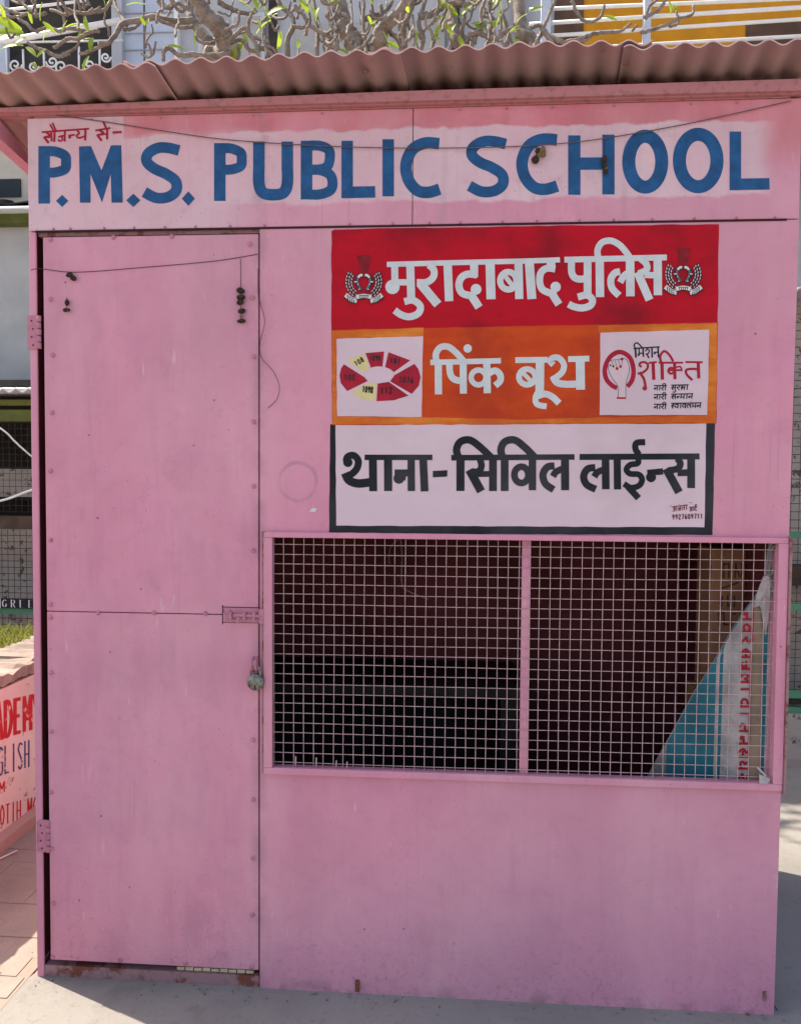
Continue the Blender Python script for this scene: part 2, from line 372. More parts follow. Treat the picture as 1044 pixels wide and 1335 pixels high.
# ------------------------------------------------------------------ ground
g = MB().face([(-150,-150,0),(150,-150,0),(150,150,0),(-150,150,0)]).build('ground', 'dirt'); tag(g, kind='structure')
ap = MB()
pts = [(-.012, .02, 0), (-.08, -.22, 0), (-.9, -2.2, 0), (-2.2, -7, 0), (7, -7, 0), (7, 1.92, 0), (2.05, 1.92, 0), (2.05, .02, 0)]
ap.prism([(x, y, -.05) for x, y, z in pts], (0, 0, .054)); a = ap.build('cement_apron', 'apron'); tag(a, kind='structure')
pv = MB().face([(-.535,-1.6,.0048),(-.02,-1.6,.0048),(-.02,3,.0048),(-.535,3,.0048)]).build('brick_pavement', 'dirt'); tag(pv, kind='structure')
pm = None; cnt = 0
for r in range(34):
    yy = -.10 + r*.092
    for c in range(-1, 3):
        x0 = -.53 + c*.19 + (.095 if r % 2 else 0)
        x1 = min(x0+.1865, -.03); x0 = max(x0, -.528)
        if x1-x0 < .03: continue
        if x0 < -.3 and yy < -.1: continue
        zt = .006 + random.uniform(-.0012, .0012); j = lambda: random.uniform(-.0012, .0012)
        b = MB().prism([(x0+j(), yy+j(), -.03), (x1+j(), yy+j(), -.03), (x1+j(), yy+.0885+j(), -.03), (x0+j(), yy+.0885+j(), -.03)], (random.uniform(-.002,.002), 0, zt+.03))
        b.build('paver', 'paver', pv)

# ------------------------------------------------------------------ the booth
WD = 2.031; DEP = .95; Z1 = 2.0954; HT = 2.40
booth = empty('roadside_booth', (0, 0, 0), label='pink painted sheet metal booth with blue lettering above its door and mesh window', cat='booth')
xs = W(338, 700).x; xw0 = W(350, 850).x; xw1 = 2.008; zw0 = W(600, 1008).z; zw1 = W(600, 700).z
xd0 = W(60.5, 700).x; xpost = W(51, 700).x
TH = .022
# shell
MB().box((0, .0085, 0), (.005, DEP, 2.17)).build('side_wall', ['pink'], booth)
MB().box((WD-.006, TH+.0005, 0), (WD-.002, DEP, 2.17)).build('side_wall', ['pink'], booth)
MB().box((.0055, DEP-.02, 0), (WD-.0065, DEP-.001, 2.15)).build('back_wall', ['pink'], booth)
MB().box((.021, .05, .03), (WD-.023, DEP-.022, .05)).build('floor', ['dark_wood'], booth)
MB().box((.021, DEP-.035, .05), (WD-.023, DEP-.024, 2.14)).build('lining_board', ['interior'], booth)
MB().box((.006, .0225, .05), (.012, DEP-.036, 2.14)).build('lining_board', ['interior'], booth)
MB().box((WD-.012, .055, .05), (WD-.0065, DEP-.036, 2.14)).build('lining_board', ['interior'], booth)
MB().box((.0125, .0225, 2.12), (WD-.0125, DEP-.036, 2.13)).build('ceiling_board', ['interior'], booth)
xh = W(538, 220).x
for x0, x1 in ((0, xh-.0008), (xh+.0008, WD+.011)):
    o = soft(MB().box((x0, 0, Z1+.002), (x1, TH, HT)).build('header_panel', ['pink_header'], booth), .002)
    if x0 == 0: hp = o
# front sheet round the window
fp = MB()
def quadbox(x0, x1, z0, z1): fp.box((x0, 0, z0), (x1, TH, z1))
X0 = xs+.0015
o = MB()
outer = [(X0, .0), (WD, .0), (WD+.011, Z1-.001), (X0, Z1-.001)]; inner = [(xw0, zw0), (xw1, zw0), (xw1, zw1), (xw0, zw1)]
for yy in (0, TH):
    for k in range(4):
        l = (k+1) % 4; q = [outer[k], outer[l], inner[l], inner[k]]; q = q if yy == 0 else q[::-1]
        o.face([(p[0], yy, p[1]) for p in q])
for k in range(4):
    l = (k+1) % 4
    o.face([(outer[l][0],0,outer[l][1]),(outer[k][0],0,outer[k][1]),(outer[k][0],TH,outer[k][1]),(outer[l][0],TH,outer[l][1])])
    o.face([(inner[k][0],0,inner[k][1]),(inner[l][0],0,inner[l][1]),(inner[l][0],TH,inner[l][1]),(inner[k][0],TH,inner[k][1])])
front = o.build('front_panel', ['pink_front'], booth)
soft(MB().box((0, 0, 0), (xpost, .008, Z1-.001)).build('corner_post', ['pink'], booth), .003)
zth = W(200, 1267).z
MB().box((xpost+.001, .004, .0), (xs-.001, .06, zth)).build('threshold', ['pink_rust'], booth)
MB().box((xpost+.001, .01, Z1-.011), (xs, .05, Z1-.001)).build('door_head', ['pink_rust'], booth)
MB().box((xs-.03, .036, zth), (xs+.0, .06, Z1-.012)).build('door_jamb', ['seam'], booth)
# screws along the header seam
def screw(p, parent, r=.0048, mat='pink_fit'):
    b = MB(); c = Vector(p); n = 10
    for rr, hh in ((r, 0), (r*.97, -.0022), (r*.66, -.0042), (.0001, -.0048)):
        for k in range(n): b.v.append((c.x+rr*math.cos(2*math.pi*k/n), c.y+hh, c.z+rr*math.sin(2*math.pi*k/n)))
    for a in range(3):
        for k in range(n): b.f.append((a*n+k, a*n+(k+1) % n, (a+1)*n+(k+1) % n, (a+1)*n+k)); b.m.append(0); b.sm.append(True)
    return b.build('screw', mat, parent)
for q in (70, 92, 136, 175, 215, 255, 300, 345, 456, 512, 560, 600, 655, 700, 755, 800, 850, 905, 960, 1010):
    p = W(q, 297-.017*(q-45)+1); screw((p.x, 0, Z1+.006), hp, .0032)
for q in (120, 210, 330, 420, 600, 660, 720, 800, 900, 960):
    p = W(q, 160); screw((p.x, 0, HT-.008), hp, .003)
# a thin dark strip laid over the header seam, standing in for its shaded gap
MB().box((.02, -.002, Z1-.0035), (WD-.02, 0.0005, Z1+.0015)).build('seam_shade_strip', ['seam'], booth)
# ---- door
z_top = W(200, 307).z; z_bot = W(200, 1258).z; z_seam = W(200, 799.5).z; xd1 = xs-.0022
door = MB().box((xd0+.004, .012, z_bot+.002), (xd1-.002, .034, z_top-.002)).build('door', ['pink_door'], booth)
tag(door, label='sheet metal door with a row of screws down each edge')
for z0, z1 in ((z_bot, z_seam-.0012), (z_seam+.0012, z_top)):
    soft(MB().box((xd0, -.002, z0), (xd1, .012, z1)).build('door_sheet', ['pink_door'], door), .002)
sl_ = [(66,312),(148,309),(224,308),(66,390),(58+11,463),(60+8,538),(62,614),(63,704),(64,788),(65,805),(67,877),(67,954),(67,1033),(68,1107),(70,1178),(69,1250),(157,1252),(242,1256),
       (329,388),(331,465),(331,550),(331,634),(330,718),(330,965),(330,1043),(330,1119),(329,1193),(328,1261),(128,799),(201,799),(268,800),(326,318)]
for a, b in sl_:
    p = W(max(a, 66), b, -.002); screw((min(p.x, xd1-.009), -.002, max(p.z, z_bot+.008)), door, .0066)
# hinges
for (hx, hy0, hy1) in ((44, 411, 455), (56, 1070, 1111)):
    p0 = W(hx-8, hy1, -.003); p1 = W(hx+5, hy0, -.003)
    h = MB().box((p0.x, -.003, p0.z), (p1.x, .001, p1.z))
    xk = p1.x+.004; n = 5; dz = (p1.z-p0.z)/n
    for k in range(n): h.tube([(xk, -.003, p0.z+dz*k+.001), (xk, -.003, p0.z+dz*(k+1)-.001)], .0055 if k % 2 else .0062, 8)
    for k in range(4): h.tube([(p0.x+(.012 if k % 2 else .016), -.0045, p0.z+dz*(.6+1.2*k)), (p0.x+(.012 if k % 2 else .016), -.002, p0.z+dz*(.6+1.2*k))], .0022, 8, 1)
    h.build('hinge', ['pink_fit', 'seam'], door)
# barrel bolt
p0 = W(291, 811, -.004); p1 = W(337, 793, -.004); zc = (p0.z+p1.z)/2
bolt = MB().box((p0.x, -.0055, p0.z), (p1.x, -.002, p1.z))
bolt.tube([(p0.x+.030, -.012, zc), (p1.x+.012, -.012, zc)], .005, 8)
for k in (.02, .058, .085): bolt.box((p0.x+k, -.018, zc-.010), (p0.x+k+.007, -.004, zc+.010))
bolt.tube([(p0.x+.047, -.012, zc), (p0.x+.047, -.026, zc-.012), (p0.x+.047, -.028, zc-.018)], .004, 8)
for zz in (p0.z-.0016, p1.z+.0001): bolt.box((p0.x-.004, -.0040, zz), (p1.x, -.0019, zz+.0018), 1)
bolt.box((p0.x-.003, -.0035, p0.z-.006), (p0.x-.001, -.0018, p1.z+.006), 1).build('door_bolt', ['pink_fit', 'seam'], door)
q0 = W(339, 812); q1 = W(345, 793)
soft(MB().box((q0.x, -.016, q0.z), (q1.x+.001, -.0005, q1.z)).build('bolt_keeper', ['pink_fit'], front), .002)
# hasp ring that the padlock hangs from
hz = W(333, 862).z; hx = W(333, 862).x
for k in (-.0045, .0045):
    P = [(hx+k*1.4, -.002, hz-.026), (hx+k*1.4, -.014, hz-.024), (hx+k*1.4, -.026, hz-.010), (hx+k*1.2, -.022, hz+.004), (hx+k, -.002, hz+.010)]
    MB().tube(spline(P, 5), .0035, 8).build('hasp_loop', ['pink_fit'], door if k < 0 else front)
# ---- window
win = MB()
wo0 = W(345, 850).x; wo1 = 2.033; zo0 = W(680, 1015).z-.008; zo1 = W(680, 697).z
fwid = .024
FY = -.013
win.box((wo0, FY, zo1-fwid*.62), (wo1, -.0005, zo1)); win.box((wo0, FY, zo0), (wo1, -.0005, zo0+fwid*.8))
win.box((wo0, FY-.001, zo0+fwid*.8), (wo0+fwid, -.0005, zo1-fwid*.62)); win.box((wo1-fwid*1.05, FY-.001, zo0+fwid*.8), (wo1, -.0005, zo1-fwid*.62))
window = win.build('window_frame', ['pink'], booth); soft(window, .002)
tag(window, label='pink iron window frame filled with square wire mesh')
# extra outer edge seen on both jambs (angle iron leg)
MB().box((wo1+.0005, -.020, zo0-.006), (wo1+.006, .03, zo1+.002)).build('angle_iron', ['pink_rust'], window)
MB().box((wo0-.006, -.005, zo0), (wo0-.0005, -.0004, zo1)).build('angle_iron', ['pink_rust'], window)
xm = (W(688, 720).x + W(682, 1000).x)/2
MB().box((xm-.0115, .012, zw0), (xm+.0115, .03, zw1)).build('mullion', ['pink'], window)
MB().box((xw1-.003, .0235, zw0), (xw1+.0155, .05, zw1)).build('inner_post', ['pink'], window)
wires = MB(); xa, xb = wo0+fwid, wo1-fwid*1.05; za, zb_ = zo0+fwid*.8, zo1-fwid*.62
nv = 48; step = (xb-xa)/nv
for k in range(nv+1):
    x = xa+step*(k) + random.uniform(-.0006, .0006); ph = random.uniform(0, 6); am = .0007
    wires.tube([(x+am*math.sin(ph+t*5), .0045+.001*(-1)**k, za-.006+(zb_-za+.012)*t) for t in (0, .25, .5, .75, 1)], .00108, 5, cap=False)
nh = int((zb_-za)/.0274)
for k in range(nh+1):
    z = za+.010+.0274*k; ph = random.uniform(0, 6); dz = .003*math.sin(k*.9)
    wires.tube([(xa-.006+(xb-xa+.012)*t, .0065, z+.0009*math.sin(ph+t*7)+.004*t*(1-t)*-1+.0015*t) for t in [i/8 for i in range(9)]], .00108, 5, cap=False)
wm = wires.build('wire_mesh', ['wire_pink'], window); tag(wm, kind='stuff')
for q, h in ((385, 14), (412, 13), (438, 10), (452, 9)):
    p = W(q, 998); MB().tube([(p.x, .001, za-.004), (p.x+.001, -.0005, za+h*.0021)], .0019, 5).build('wire_stub', ['wire_pink'], window)

# ---- roof
roof = MB().prism([(-.16, -.022, 2.4085), (WD+.05, -.022, 2.4085), (WD+.05, -.022, 2.437), (1.0, -.022, 2.434), (-.16, -.022, 2.4185)], (0, .01, 0)).box((-.16, -.0119, 2.4045), (WD+.05, .03, 2.4085)).build('eave_beam', ['beam'], booth)
MB().box((.02, -.001, 2.4008), (WD-.02, .02, 2.404)).build('top_rail', ['beam'], booth)
DX, DZ = .115, -.27             # sheets run slightly askew and fall to the back
PITCH = .0665; AMP = .0068
def sheet(x0, x1, lift, skew=0, front=-.100, tilt=0):
    b = MB(); n = int((x1-x0)/PITCH*10); rows = []
    for side in (0, 1):
        P = []
        for i in range(n+1):
            x = x0+(x1-x0)*i/n; row = []
            for s_ in (0, .35, .7, 1):
                yy = front + (1.02-front)*s_
                fr = front + .006*mnoise.noise(Vector((x*3, lift*50, 1)))
                if s_ == 0: yy = fr
                wob = .0035*mnoise.noise(Vector((x*4, yy*3, lift*90)))
                z = 2.4455 + lift + tilt*(x-x0) - .020*max(0, min(1, (1.0-x)/1.1)) + DZ*(yy+.0) + AMP*math.cos(2*math.pi*(x)/PITCH) + wob + (.0035 if side else 0)
                row.append((x+(DX+skew)*yy, yy, z))
            P.append(row)
        i0 = len(b.v); b.grid(P if side else P, 0, True); rows.append(i0)
    nv_ = 4; c = n+1
    for i in range(n):
        for col in (0, nv_-1):
            a = rows[0]+i*nv_+col; d = rows[1]+i*nv_+col; b.f.append((a, a+nv_, d+nv_, d)); b.m.append(0); b.sm.append(False)
    for i in (0, n):
        for col in range(nv_-1):
            a = rows[0]+i*nv_+col; d = rows[1]+i*nv_+col; b.f.append((a, a+1, d+1, d)); b.m.append(0); b.sm.append(False)
    return b.build('corrugated_sheet', ['roof'], roof)
s1 = W(233, 128).x; s2 = W(535, 118).x; s3 = W(832, 106).x
sheet(-.17, s1, 0.0, .02, -.122); sheet(s1-.09, s2, .0115, 0, -.112); sheet(s2-.09, s3+.02, .0225, -.01, -.103); sheet(s3-.05, WD+.07, .0125, -.03, -.098, .006)
for q, w in ((476, 96), (815, 102)):
    p = W(q, w, -.06); MB().ball((p.x, -.06, 2.4455+.013-.27*-.06-.009), .006, 8, 5, sq=(1.4, 1, .5)).build('roof_rivet', ['rust_dark'], roof)
# side fascia under the left overhang
MB().prism([(-.115, -.009, 2.350), (-.115, -.009, 2.403), (-.115, .26, 2.338), (-.115, .26, 2.325)], (.035, 0, 0)).build('side_fascia', ['pink'], booth)
MB().prism([(WD+.02, .03, 2.36), (WD+.02, .03, 2.403), (WD+.02, .26, 2.338), (WD+.02, .26, 2.325)], (.03, 0, 0)).build('side_fascia', ['pink'], booth)

# ------------------------------------------------------------------ lettering on the header
def S_pts(x0, x1, a, b): return [(x0+(x1-x0)*u, a+(b-a)*v) for u, v in ((.95,.13),(.66,.085),(.40,.09),(.17,.18),(.13,.31),(.32,.43),(.62,.52),(.86,.64),(.87,.80),(.66,.905),(.36,.915),(.07,.82))]
def C_pts(x0, x1, a, b): return [(x0+(x1-x0)*u, a+(b-a)*v) for u, v in ((.98,.10),(.62,.09),(.30,.20),(.14,.45),(.20,.70),(.42,.88),(.70,.915),(.99,.86))]
def header_letter(ch, x0, x1, yt, yb, w=15):
    k = Ink(px(0.0), .0006); h = w/2; m = (yt+yb)/2
    if ch in 'PB':
        k.stroke([(x0+h, yt), (x0+h, yb)], w)
        e = yt+.55*(yb-yt)
        k.stroke([(x0+h, yt+h-.5), (x0+.5*(x1-x0), yt+h-.5), (x1-9, yt+h+5), (x1-h, (yt+e)/2), (x1-9, e-h-4), (x0+.5*(x1-x0), e-h+.5), (x0+h, e-h+.5)] if ch == 'P' else
                 [(x0+h, yt+h-1), (x0+.5*(x1-x0), yt+h-1), (x1-13, yt+h+4), (x1-11, yt+.27*(yb-yt)), (x1-14, m-h+2), (x0+.5*(x1-x0), m-1), (x0+h, m-1)], w-2)
        if ch == 'B': k.stroke([(x0+h, m), (x0+.5*(x1-x0), m), (x1-11, m+6), (x1-h, yt+.73*(yb-yt)), (x1-11, yb-h-4), (x0+.5*(x1-x0), yb-h+1), (x0+h, yb-h+1)], w-2)
    elif ch == 'M':
        t = lambda x, y: (40+x/4.176, 150+y/4.176)
        k.poly([t(*p) for p in ((263,169),(328,167),(385,300),(437,163),(493,162),(501,475),(440,475),(436,318),(388,475),(325,318),(326,475),(268,475))])
    elif ch == 'S': k.stroke(S_pts(x0, x1, yt, yb), w-1)
    elif ch == 'C': k.stroke(C_pts(x0, x1, yt, yb), w)
    elif ch == 'O': k.ring(((x0+x1)/2, m), (x1-x0)/2-h-1, (yb-yt)/2-h+.5, w+2)
    elif ch == 'U': k.stroke([(x0+h, yt), (x0+h, yt+.4*(yb-yt)), (x0+h, yb-22), (x0+h+5, yb-10), ((x0+x1)/2, yb-h+.5), (x1-h-5, yb-10), (x1-h, yb-22), (x1-h, yt+.4*(yb-yt)), (x1-h, yt)], w)
    elif ch == 'L': k.stroke([(x0+h, yt), (x0+h, yb)], w); k.stroke([(x0, yb-h), (x1, yb-h-.8)], w)
    elif ch == 'I': k.stroke([(x0+h, yt), (x0+h, yb)], w)
    elif ch == 'H': k.stroke([(x0+h, yt+1), (x0+h, yb+.5)], w+1); k.stroke([(x1-h, yt), (x1-h, yb)], w+1); k.stroke([(x0+h, m-1), (x1-h, m-1.5)], w+1)
    elif ch == '.': k.poly([((x0+x1)/2, yt), (x1, m), ((x0+x1)/2, yb), (x0, m)])
    return k.build('letter' if ch != '.' else 'full_stop', 'blue', hp)
for a in (('P',50,93.5,190,265),('.',73,89,253.5,269.5),('M',104,160,189,264),('.',164.5,183,252,269.5),('S',184.5,236,185.5,264),('.',237,254,249,268),
          ('P',279,322.5,186,261.5),('U',330,382,184,260.5),('B',392,441,183,259.5),('L',445,489,183,258),('I',498.5,514,181,255.5),('C',522,573.5,179,257),
          ('S',608,662,177,256),('C',673,727,174,253),('H',741,800.5,175,253),('O',811,871,170,250.5),('O',877,943,167.5,250),('L',951,1003,171,247.5)): header_letter(*a)

# small brush scripts: unit glyphs, y runs down from the head line
D = {'na': ([[(.1,.5),(.8,.48)],[(.3,.5),(.12,.62),(.28,.76),(.42,.6)],[(.8,0),(.8,1)]], 1),
 'aa': ([[(.35,0),(.38,1)]], .6), 'ra': ([[(.25,0),(.62,.12),(.6,.38),(.15,.48),(.3,.62),(.72,1)]], .8),
 'ii': ([[(-.5,0),(-.35,-.34),(.1,-.38),(.3,0)],[(.3,0),(.3,1)]], .55), 'sa': ([[(.3,0),(.5,.2),(.12,.48),(.5,1)],[(.28,.52),(.85,.5)],[(.85,0),(.85,1)]], 1.05),
 'su': ([[(.3,0),(.5,.2),(.12,.48),(.5,1)],[(.28,.52),(.85,.5)],[(.85,0),(.85,1)],[(.85,1),(1.05,1.2),(.8,1.4),(.4,1.35)]], 1.05),
 'ksha': ([[(.2,.1),(.5,.3),(.2,.5),(.5,.7),(.2,.9)],[(.45,.5),(.9,.5)],[(.9,0),(.9,1)]], 1.1),
 'ma': ([[(.25,0),(.25,.72),(.08,.7)],[(.25,.6),(.85,.6)],[(.85,0),(.85,1)]], 1.05), 'mh': ([[(.25,0),(.25,.72),(.08,.7)],[(.25,.6),(.7,.6)]], .7),
 'sh': ([[(.3,0),(.5,.2),(.12,.48),(.5,1)],[(.28,.52),(.6,.5)]], .65), 'va': ([[(.8,.3),(.4,.22),(.12,.5),(.35,.78),(.8,.62)],[(.8,0),(.8,1)]], 1),
 'la': ([[(.55,.4),(.25,.25),(.1,.6),(.4,.95)],[(.5,.6),(.65,.3),(.85,.35)],[(.85,0),(.85,1)]], 1.05), 'lam': ([[(.55,.4),(.25,.25),(.1,.6),(.4,.95)],[(.5,.6),(.65,.3),(.85,.35)],[(.85,0),(.85,1)],[(.8,-.4),(.86,-.3)]], 1.05),
 'a': ([[(.1,.1),(.45,.1),(.4,.4),(.2,.45),(.5,.55),(.4,.95),(.05,.85)],[(.4,.5),(.85,.5)],[(.85,0),(.85,1)]], 1.05),
 'ja': ([[(.05,.45),(.5,.42),(.75,.42)],[(.5,.45),(.6,.75),(.35,.9),(.15,.75)],[(.8,0),(.8,1)]], 1), 'jam': ([[(.05,.45),(.5,.42),(.75,.42)],[(.5,.45),(.6,.75),(.35,.9),(.15,.75)],[(.8,0),(.8,1)],[(.5,-.4),(.56,-.3)]], 1),
 'ta': ([[(.75,.4),(.3,.4),(.15,.65),(.4,.95)],[(.78,0),(.78,1)]], .95), 'tta': ([[(.5,0),(.5,.2)],[(.8,.25),(.3,.3),(.15,.65),(.5,.95),(.85,.8)]], .95),
 'rt': ([[(.5,0),(.5,.2)],[(.8,.25),(.3,.3),(.15,.65),(.5,.95),(.85,.8)],[(.5,0),(.3,-.4),(.6,-.6),(.75,-.3)]], .95),
 'ya': ([[(.15,.1),(.4,.3),(.15,.5),(.3,.72),(.8,.6)],[(.8,0),(.8,1)]], 1), 'nh': ([[(.1,.5),(.7,.48)],[(.3,.5),(.12,.62),(.28,.76),(.42,.6)]], .7)}
NUM = {'0': [[(.5,0),(.15,.3),(.15,.7),(.5,1),(.85,.7),(.85,.3),(.5,0)]], '1': [[(.2,.2),(.55,0)],[(.55,0),(.5,1)]], '2': [[(.15,.25),(.5,0),(.85,.25),(.5,.6),(.12,1)],[(.12,1),(.9,1)]],
 '6': [[(.75,0),(.3,.35),(.15,.75),(.5,1),(.85,.75),(.5,.5),(.2,.7)]], '7': [[(.12,.03),(.88,0)],[(.88,0),(.4,1)]], '8': [[(.5,.48),(.15,.25),(.5,0),(.85,.25),(.5,.48),(.12,.75),(.5,1),(.88,.75),(.5,.48)]],
 '9': [[(.8,.3),(.5,.5),(.18,.28),(.5,0),(.85,.25),(.7,.65),(.35,1)]]}
def script(k, glyphs, x, y, sx, sy, w, mi=0, slope=0.0, bar=True, lean=0):
    x0 = x
    for gname in glyphs:
        paths, adv = D[gname]
        for pth in paths: k.stroke([(x+u*sx-lean*v*sy, y+v*sy+slope*(x+u*sx-x0)) for u, v in pth], w, mi, sub=4, cap=False)
        x += adv*sx
    if bar: k.stroke([(x0-.05*sx, y), (x, y+slope*(x-x0))], w*1.05, mi)
    return x
def digits(k, txt, x, y, sx, sy, w, mi=0, ang=0):
    ca, sa = math.cos(ang), math.sin(ang)
    for i, ch in enumerate(txt):
        for pth in NUM[ch]: k.stroke([(x+(u*.8+i*1.05)*sx*ca-v*sy*sa, y+(u*.8+i*1.05)*sx*sa+v*sy*ca) for u, v in pth], w, mi, sub=4)

k = Ink(crop(40, 150, 4.176), .0006)
k.stroke([(60,91),(318,72)], 10)
k.stroke([(82,92),(104,108),(70,120)], 11); k.stroke([(72,118),(98,150)], 13); k.stroke([(84,120),(108,117)], 9); k.stroke([(112,90),(114,142)], 11)
k.stroke([(130,86),(128,144)], 12); k.stroke([(126,84),(104,48)], 10); k.stroke([(138,84),(118,40)], 10)
k.stroke([(150,118),(168,112),(184,110)], 10); k.stroke([(168,112),(172,132),(158,140),(148,130)], 9); k.stroke([(186,84),(184,142)], 11)
k.stroke([(205,110),(240,105)], 10); k.dot((212,118), 8); k.stroke([(252,82),(264,96),(250,110),(262,122),(296,112)], 10); k.stroke([(298,74),(296,136)], 12)
k.stroke([(352,82),(434,68)], 10); k.stroke([(374,82),(396,96),(360,108)], 11); k.stroke([(362,106),(386,138)], 13); k.stroke([(378,106),(412,100)], 9); k.stroke([(416,72),(416,130)], 12)
k.stroke([(412,72),(394,32)], 11); k.stroke([(446,93),(495,90)], 12)
tag(k.build('word', 'crimson', hp), label='small red word above the blue letters')

# ------------------------------------------------------------------ painted police sign
sign = empty('painted_sign'); sign.parent = booth
def sheetpoly(name, pts, mat, h):
    k = Ink(px(0.0), h); k.poly(pts); return k.build(name, mat, sign)
def wob(pts, amp=.5, step=14):
    out = []
    for i in range(len(pts)):
        a, b = pts[i], pts[(i+1) % len(pts)]; n = max(1, int(math.hypot(b[0]-a[0], b[1]-a[1])/step))
        for q in range(n):
            t = q/n; j = amp if q else 0
            out.append((a[0]+(b[0]-a[0])*t+random.uniform(-j, j), a[1]+(b[1]-a[1])*t+random.uniform(-j, j)))
    return out
sheetpoly('red_band', wob([(432,301),(436,299),(520,297),(600,296),(700,294),(937,292),(935.5,424),(650,429),(432,432)], .5), 'red', .0005)
sheetpoly('orange_band', wob([(432,430),(650,425.5),(936,420),(933.5,552),(700,553),(433,554)], .5), 'orange', .0007)
kk = Ink(px(0), .0008)
for p in ([(432.5,431),(552,427),(552,437.5),(438.5,441),(438.5,543),(550,544),(690,547),(690,552.5),(433.5,553)], [(780,424),(935,421),(933,551),(690,552),(690,547),(781,544),(922,542),(925,430),(780,433)]): kk.poly(wob(p, .5, 10))
kk.build('orange_edge', 'orange_edge', sign)
kk = Ink(px(0), .0009)
kk.poly(wob([(438.5,441.5),(551.5,438),(549.5,543.5),(439.5,542.5)], .35)); kk.build('white_square', 'panel_white', sign)
kk = Ink(px(0), .0009); kk.poly(wob([(782.5,433.5),(924.5,429.5),(921.8,541),(781.5,541)], .35)); kk.build('white_square', 'panel_white', sign)
sheetpoly('white_band', wob([(436.5,553.5),(921,552),(918.5,688),(438,686)], .3), 'panel_white', .0005)
kk = Ink(px(0), .0006)
for p in ([(430.5,553),(437.3,553),(438.3,686),(429,694)], [(429,694),(438,685.2),(918,687.5),(929,697.5),(600,696)], [(920.6,552),(932,551.5),(928.5,697),(918,688)]): kk.poly(wob(p, .4))
kk.build('black_border', 'black', sign)

def word(c, strokes, dots=(), rings=(), polys=(), mat='letter_white', label=None, name='word'):
    k = Ink(c, .0011)
    for p, w in strokes: k.stroke(p, w)
    for c_, r in dots: k.dot(c_, r)
    for c_, rx, ry, w in rings: k.ring(c_, rx, ry, w)
    for p in polys: k.poly(p)
    o = k.build(name, mat, sign)
    if label: tag(o, label=label)
    return o
o3 = (680-425)*3.94
def sh(st): return [([(x+o3, y) for x, y in p], w) for p, w in st]
c3 = crop(425, 285, 3.94)
word(c3, [([(312,234),(700,224),(1044,216),(o3+196,210)], 27),
 ([(352,232),(354,350)], 36), ([(345,326),(432,326)], 32), ([(432,230),(437,405)], 41), ([(402,426),(445,418),(483,447),(474,485),(430,503),(388,494),(352,470)], 36),
 ([(528,236),(553,262),(550,300),(515,326),(466,327)], 36), ([(482,330),(574,440)], 46),
 ([(624,226),(632,423)], 43), ([(760,222),(760,300)], 41), ([(775,288),(728,284),(694,303),(682,342),(697,380),(735,394)], 37), ([(725,392),(768,384)], 30), ([(742,388),(786,455)], 42),
 ([(842,222),(847,413)], 47), ([(988,218),(992,412)], 42), ([(918,292),(958,345)], 24)]
 + sh([([(39,226),(52,412)], 46), ([(150,222),(150,262)], 44), ([(172,258),(130,254),(99,276),(92,322),(106,362),(146,382)], 36), ([(135,380),(178,372)], 28), ([(150,376),(191,440)], 40)]),
 dots=[((341,350),37), ((770,362),28), ((o3+174,350),27)], rings=[((936,318),42,45,32)], label='white Hindi word on the red band')
c4 = crop(680, 285, 3.94)
word(c4, [([(219,210),(745,198)], 30), ([(256,212),(256,272),(272,302),(305,310),(345,300)], 36), ([(338,210),(338,388)], 40), ([(288,402),(335,392),(363,416),(352,445),(312,458),(270,452),(240,438)], 36),
 ([(400,200),(402,402)], 43), ([(392,202),(390,158),(412,122),(455,112),(500,132),(535,170),(556,200)], 33),
 ([(505,272),(478,278),(458,310),(464,356),(500,394)], 36), ([(505,326),(528,290),(560,272)], 34), ([(556,200),(558,398)], 44),
 ([(612,206),(640,232),(640,262),(600,282)], 34), ([(594,274),(656,417)], 42), ([(630,288),(690,290)], 32), ([(698,195),(699,392)], 43)], label='second white Hindi word on the red band')
c5 = crop(425, 415, 3.94)
word(c5, [([(535,226),(898,217)], 28), ([(576,222),(577,390)], 37), ([(568,228),(564,182),(588,148),(628,146),(668,176),(705,218)], 33),
 ([(634,226),(636,276),(652,308),(688,320),(706,310)], 34), ([(704,222),(705,386)], 36), ([(825,220),(828,384)], 37), ([(835,282),(868,268),(893,288),(894,320),(868,345)], 34)],
 dots=[((727,154),22)], rings=[((783,303),38,38,28)], label='white Hindi word on the orange band beside the number wheel')
c6 = crop(680, 415, 3.94)
word(c6, [([(-33,214),(135,212)], 30), ([(94,210),(92,378)], 44), ([(8,282),(58,332)], 22), ([(92,366),(72,402),(78,440),(128,452)], 30), ([(82,398),(122,388),(160,405),(192,436)], 34),
 ([(163,238),(148,222),(158,203),(190,203),(216,235),(208,275),(172,305),(155,312)], 31), ([(160,296),(180,328),(225,338),(295,336)], 36), ([(300,208),(302,366)], 46), ([(238,209),(347,206)], 30)],
 rings=[((28,300),42,40,30)], label='white Hindi word on the orange band beside the fist')
c7 = crop(425, 550, 3.94)
word(c7, [([(198,182),(546,182)], 28), ([(122,215),(105,200),(112,178),(140,172),(164,196),(160,235),(135,265),(105,280)], 36), ([(98,262),(118,300),(165,316),(225,310)], 44), ([(240,172),(242,356)], 41),
 ([(318,180),(319,355)], 42), ([(352,262),(440,262)], 36), ([(400,262),(394,300)], 26), ([(437,180),(438,355)], 38), ([(498,180),(506,357)], 40)], dots=[((112,208),24), ((374,290),28)], mat='black', label='black Hindi word followed by a dash')
word(c7, [], polys=[[(548,252),(623,248),(622,281),(548,285)]], mat='black', name='dash')
o8 = o3
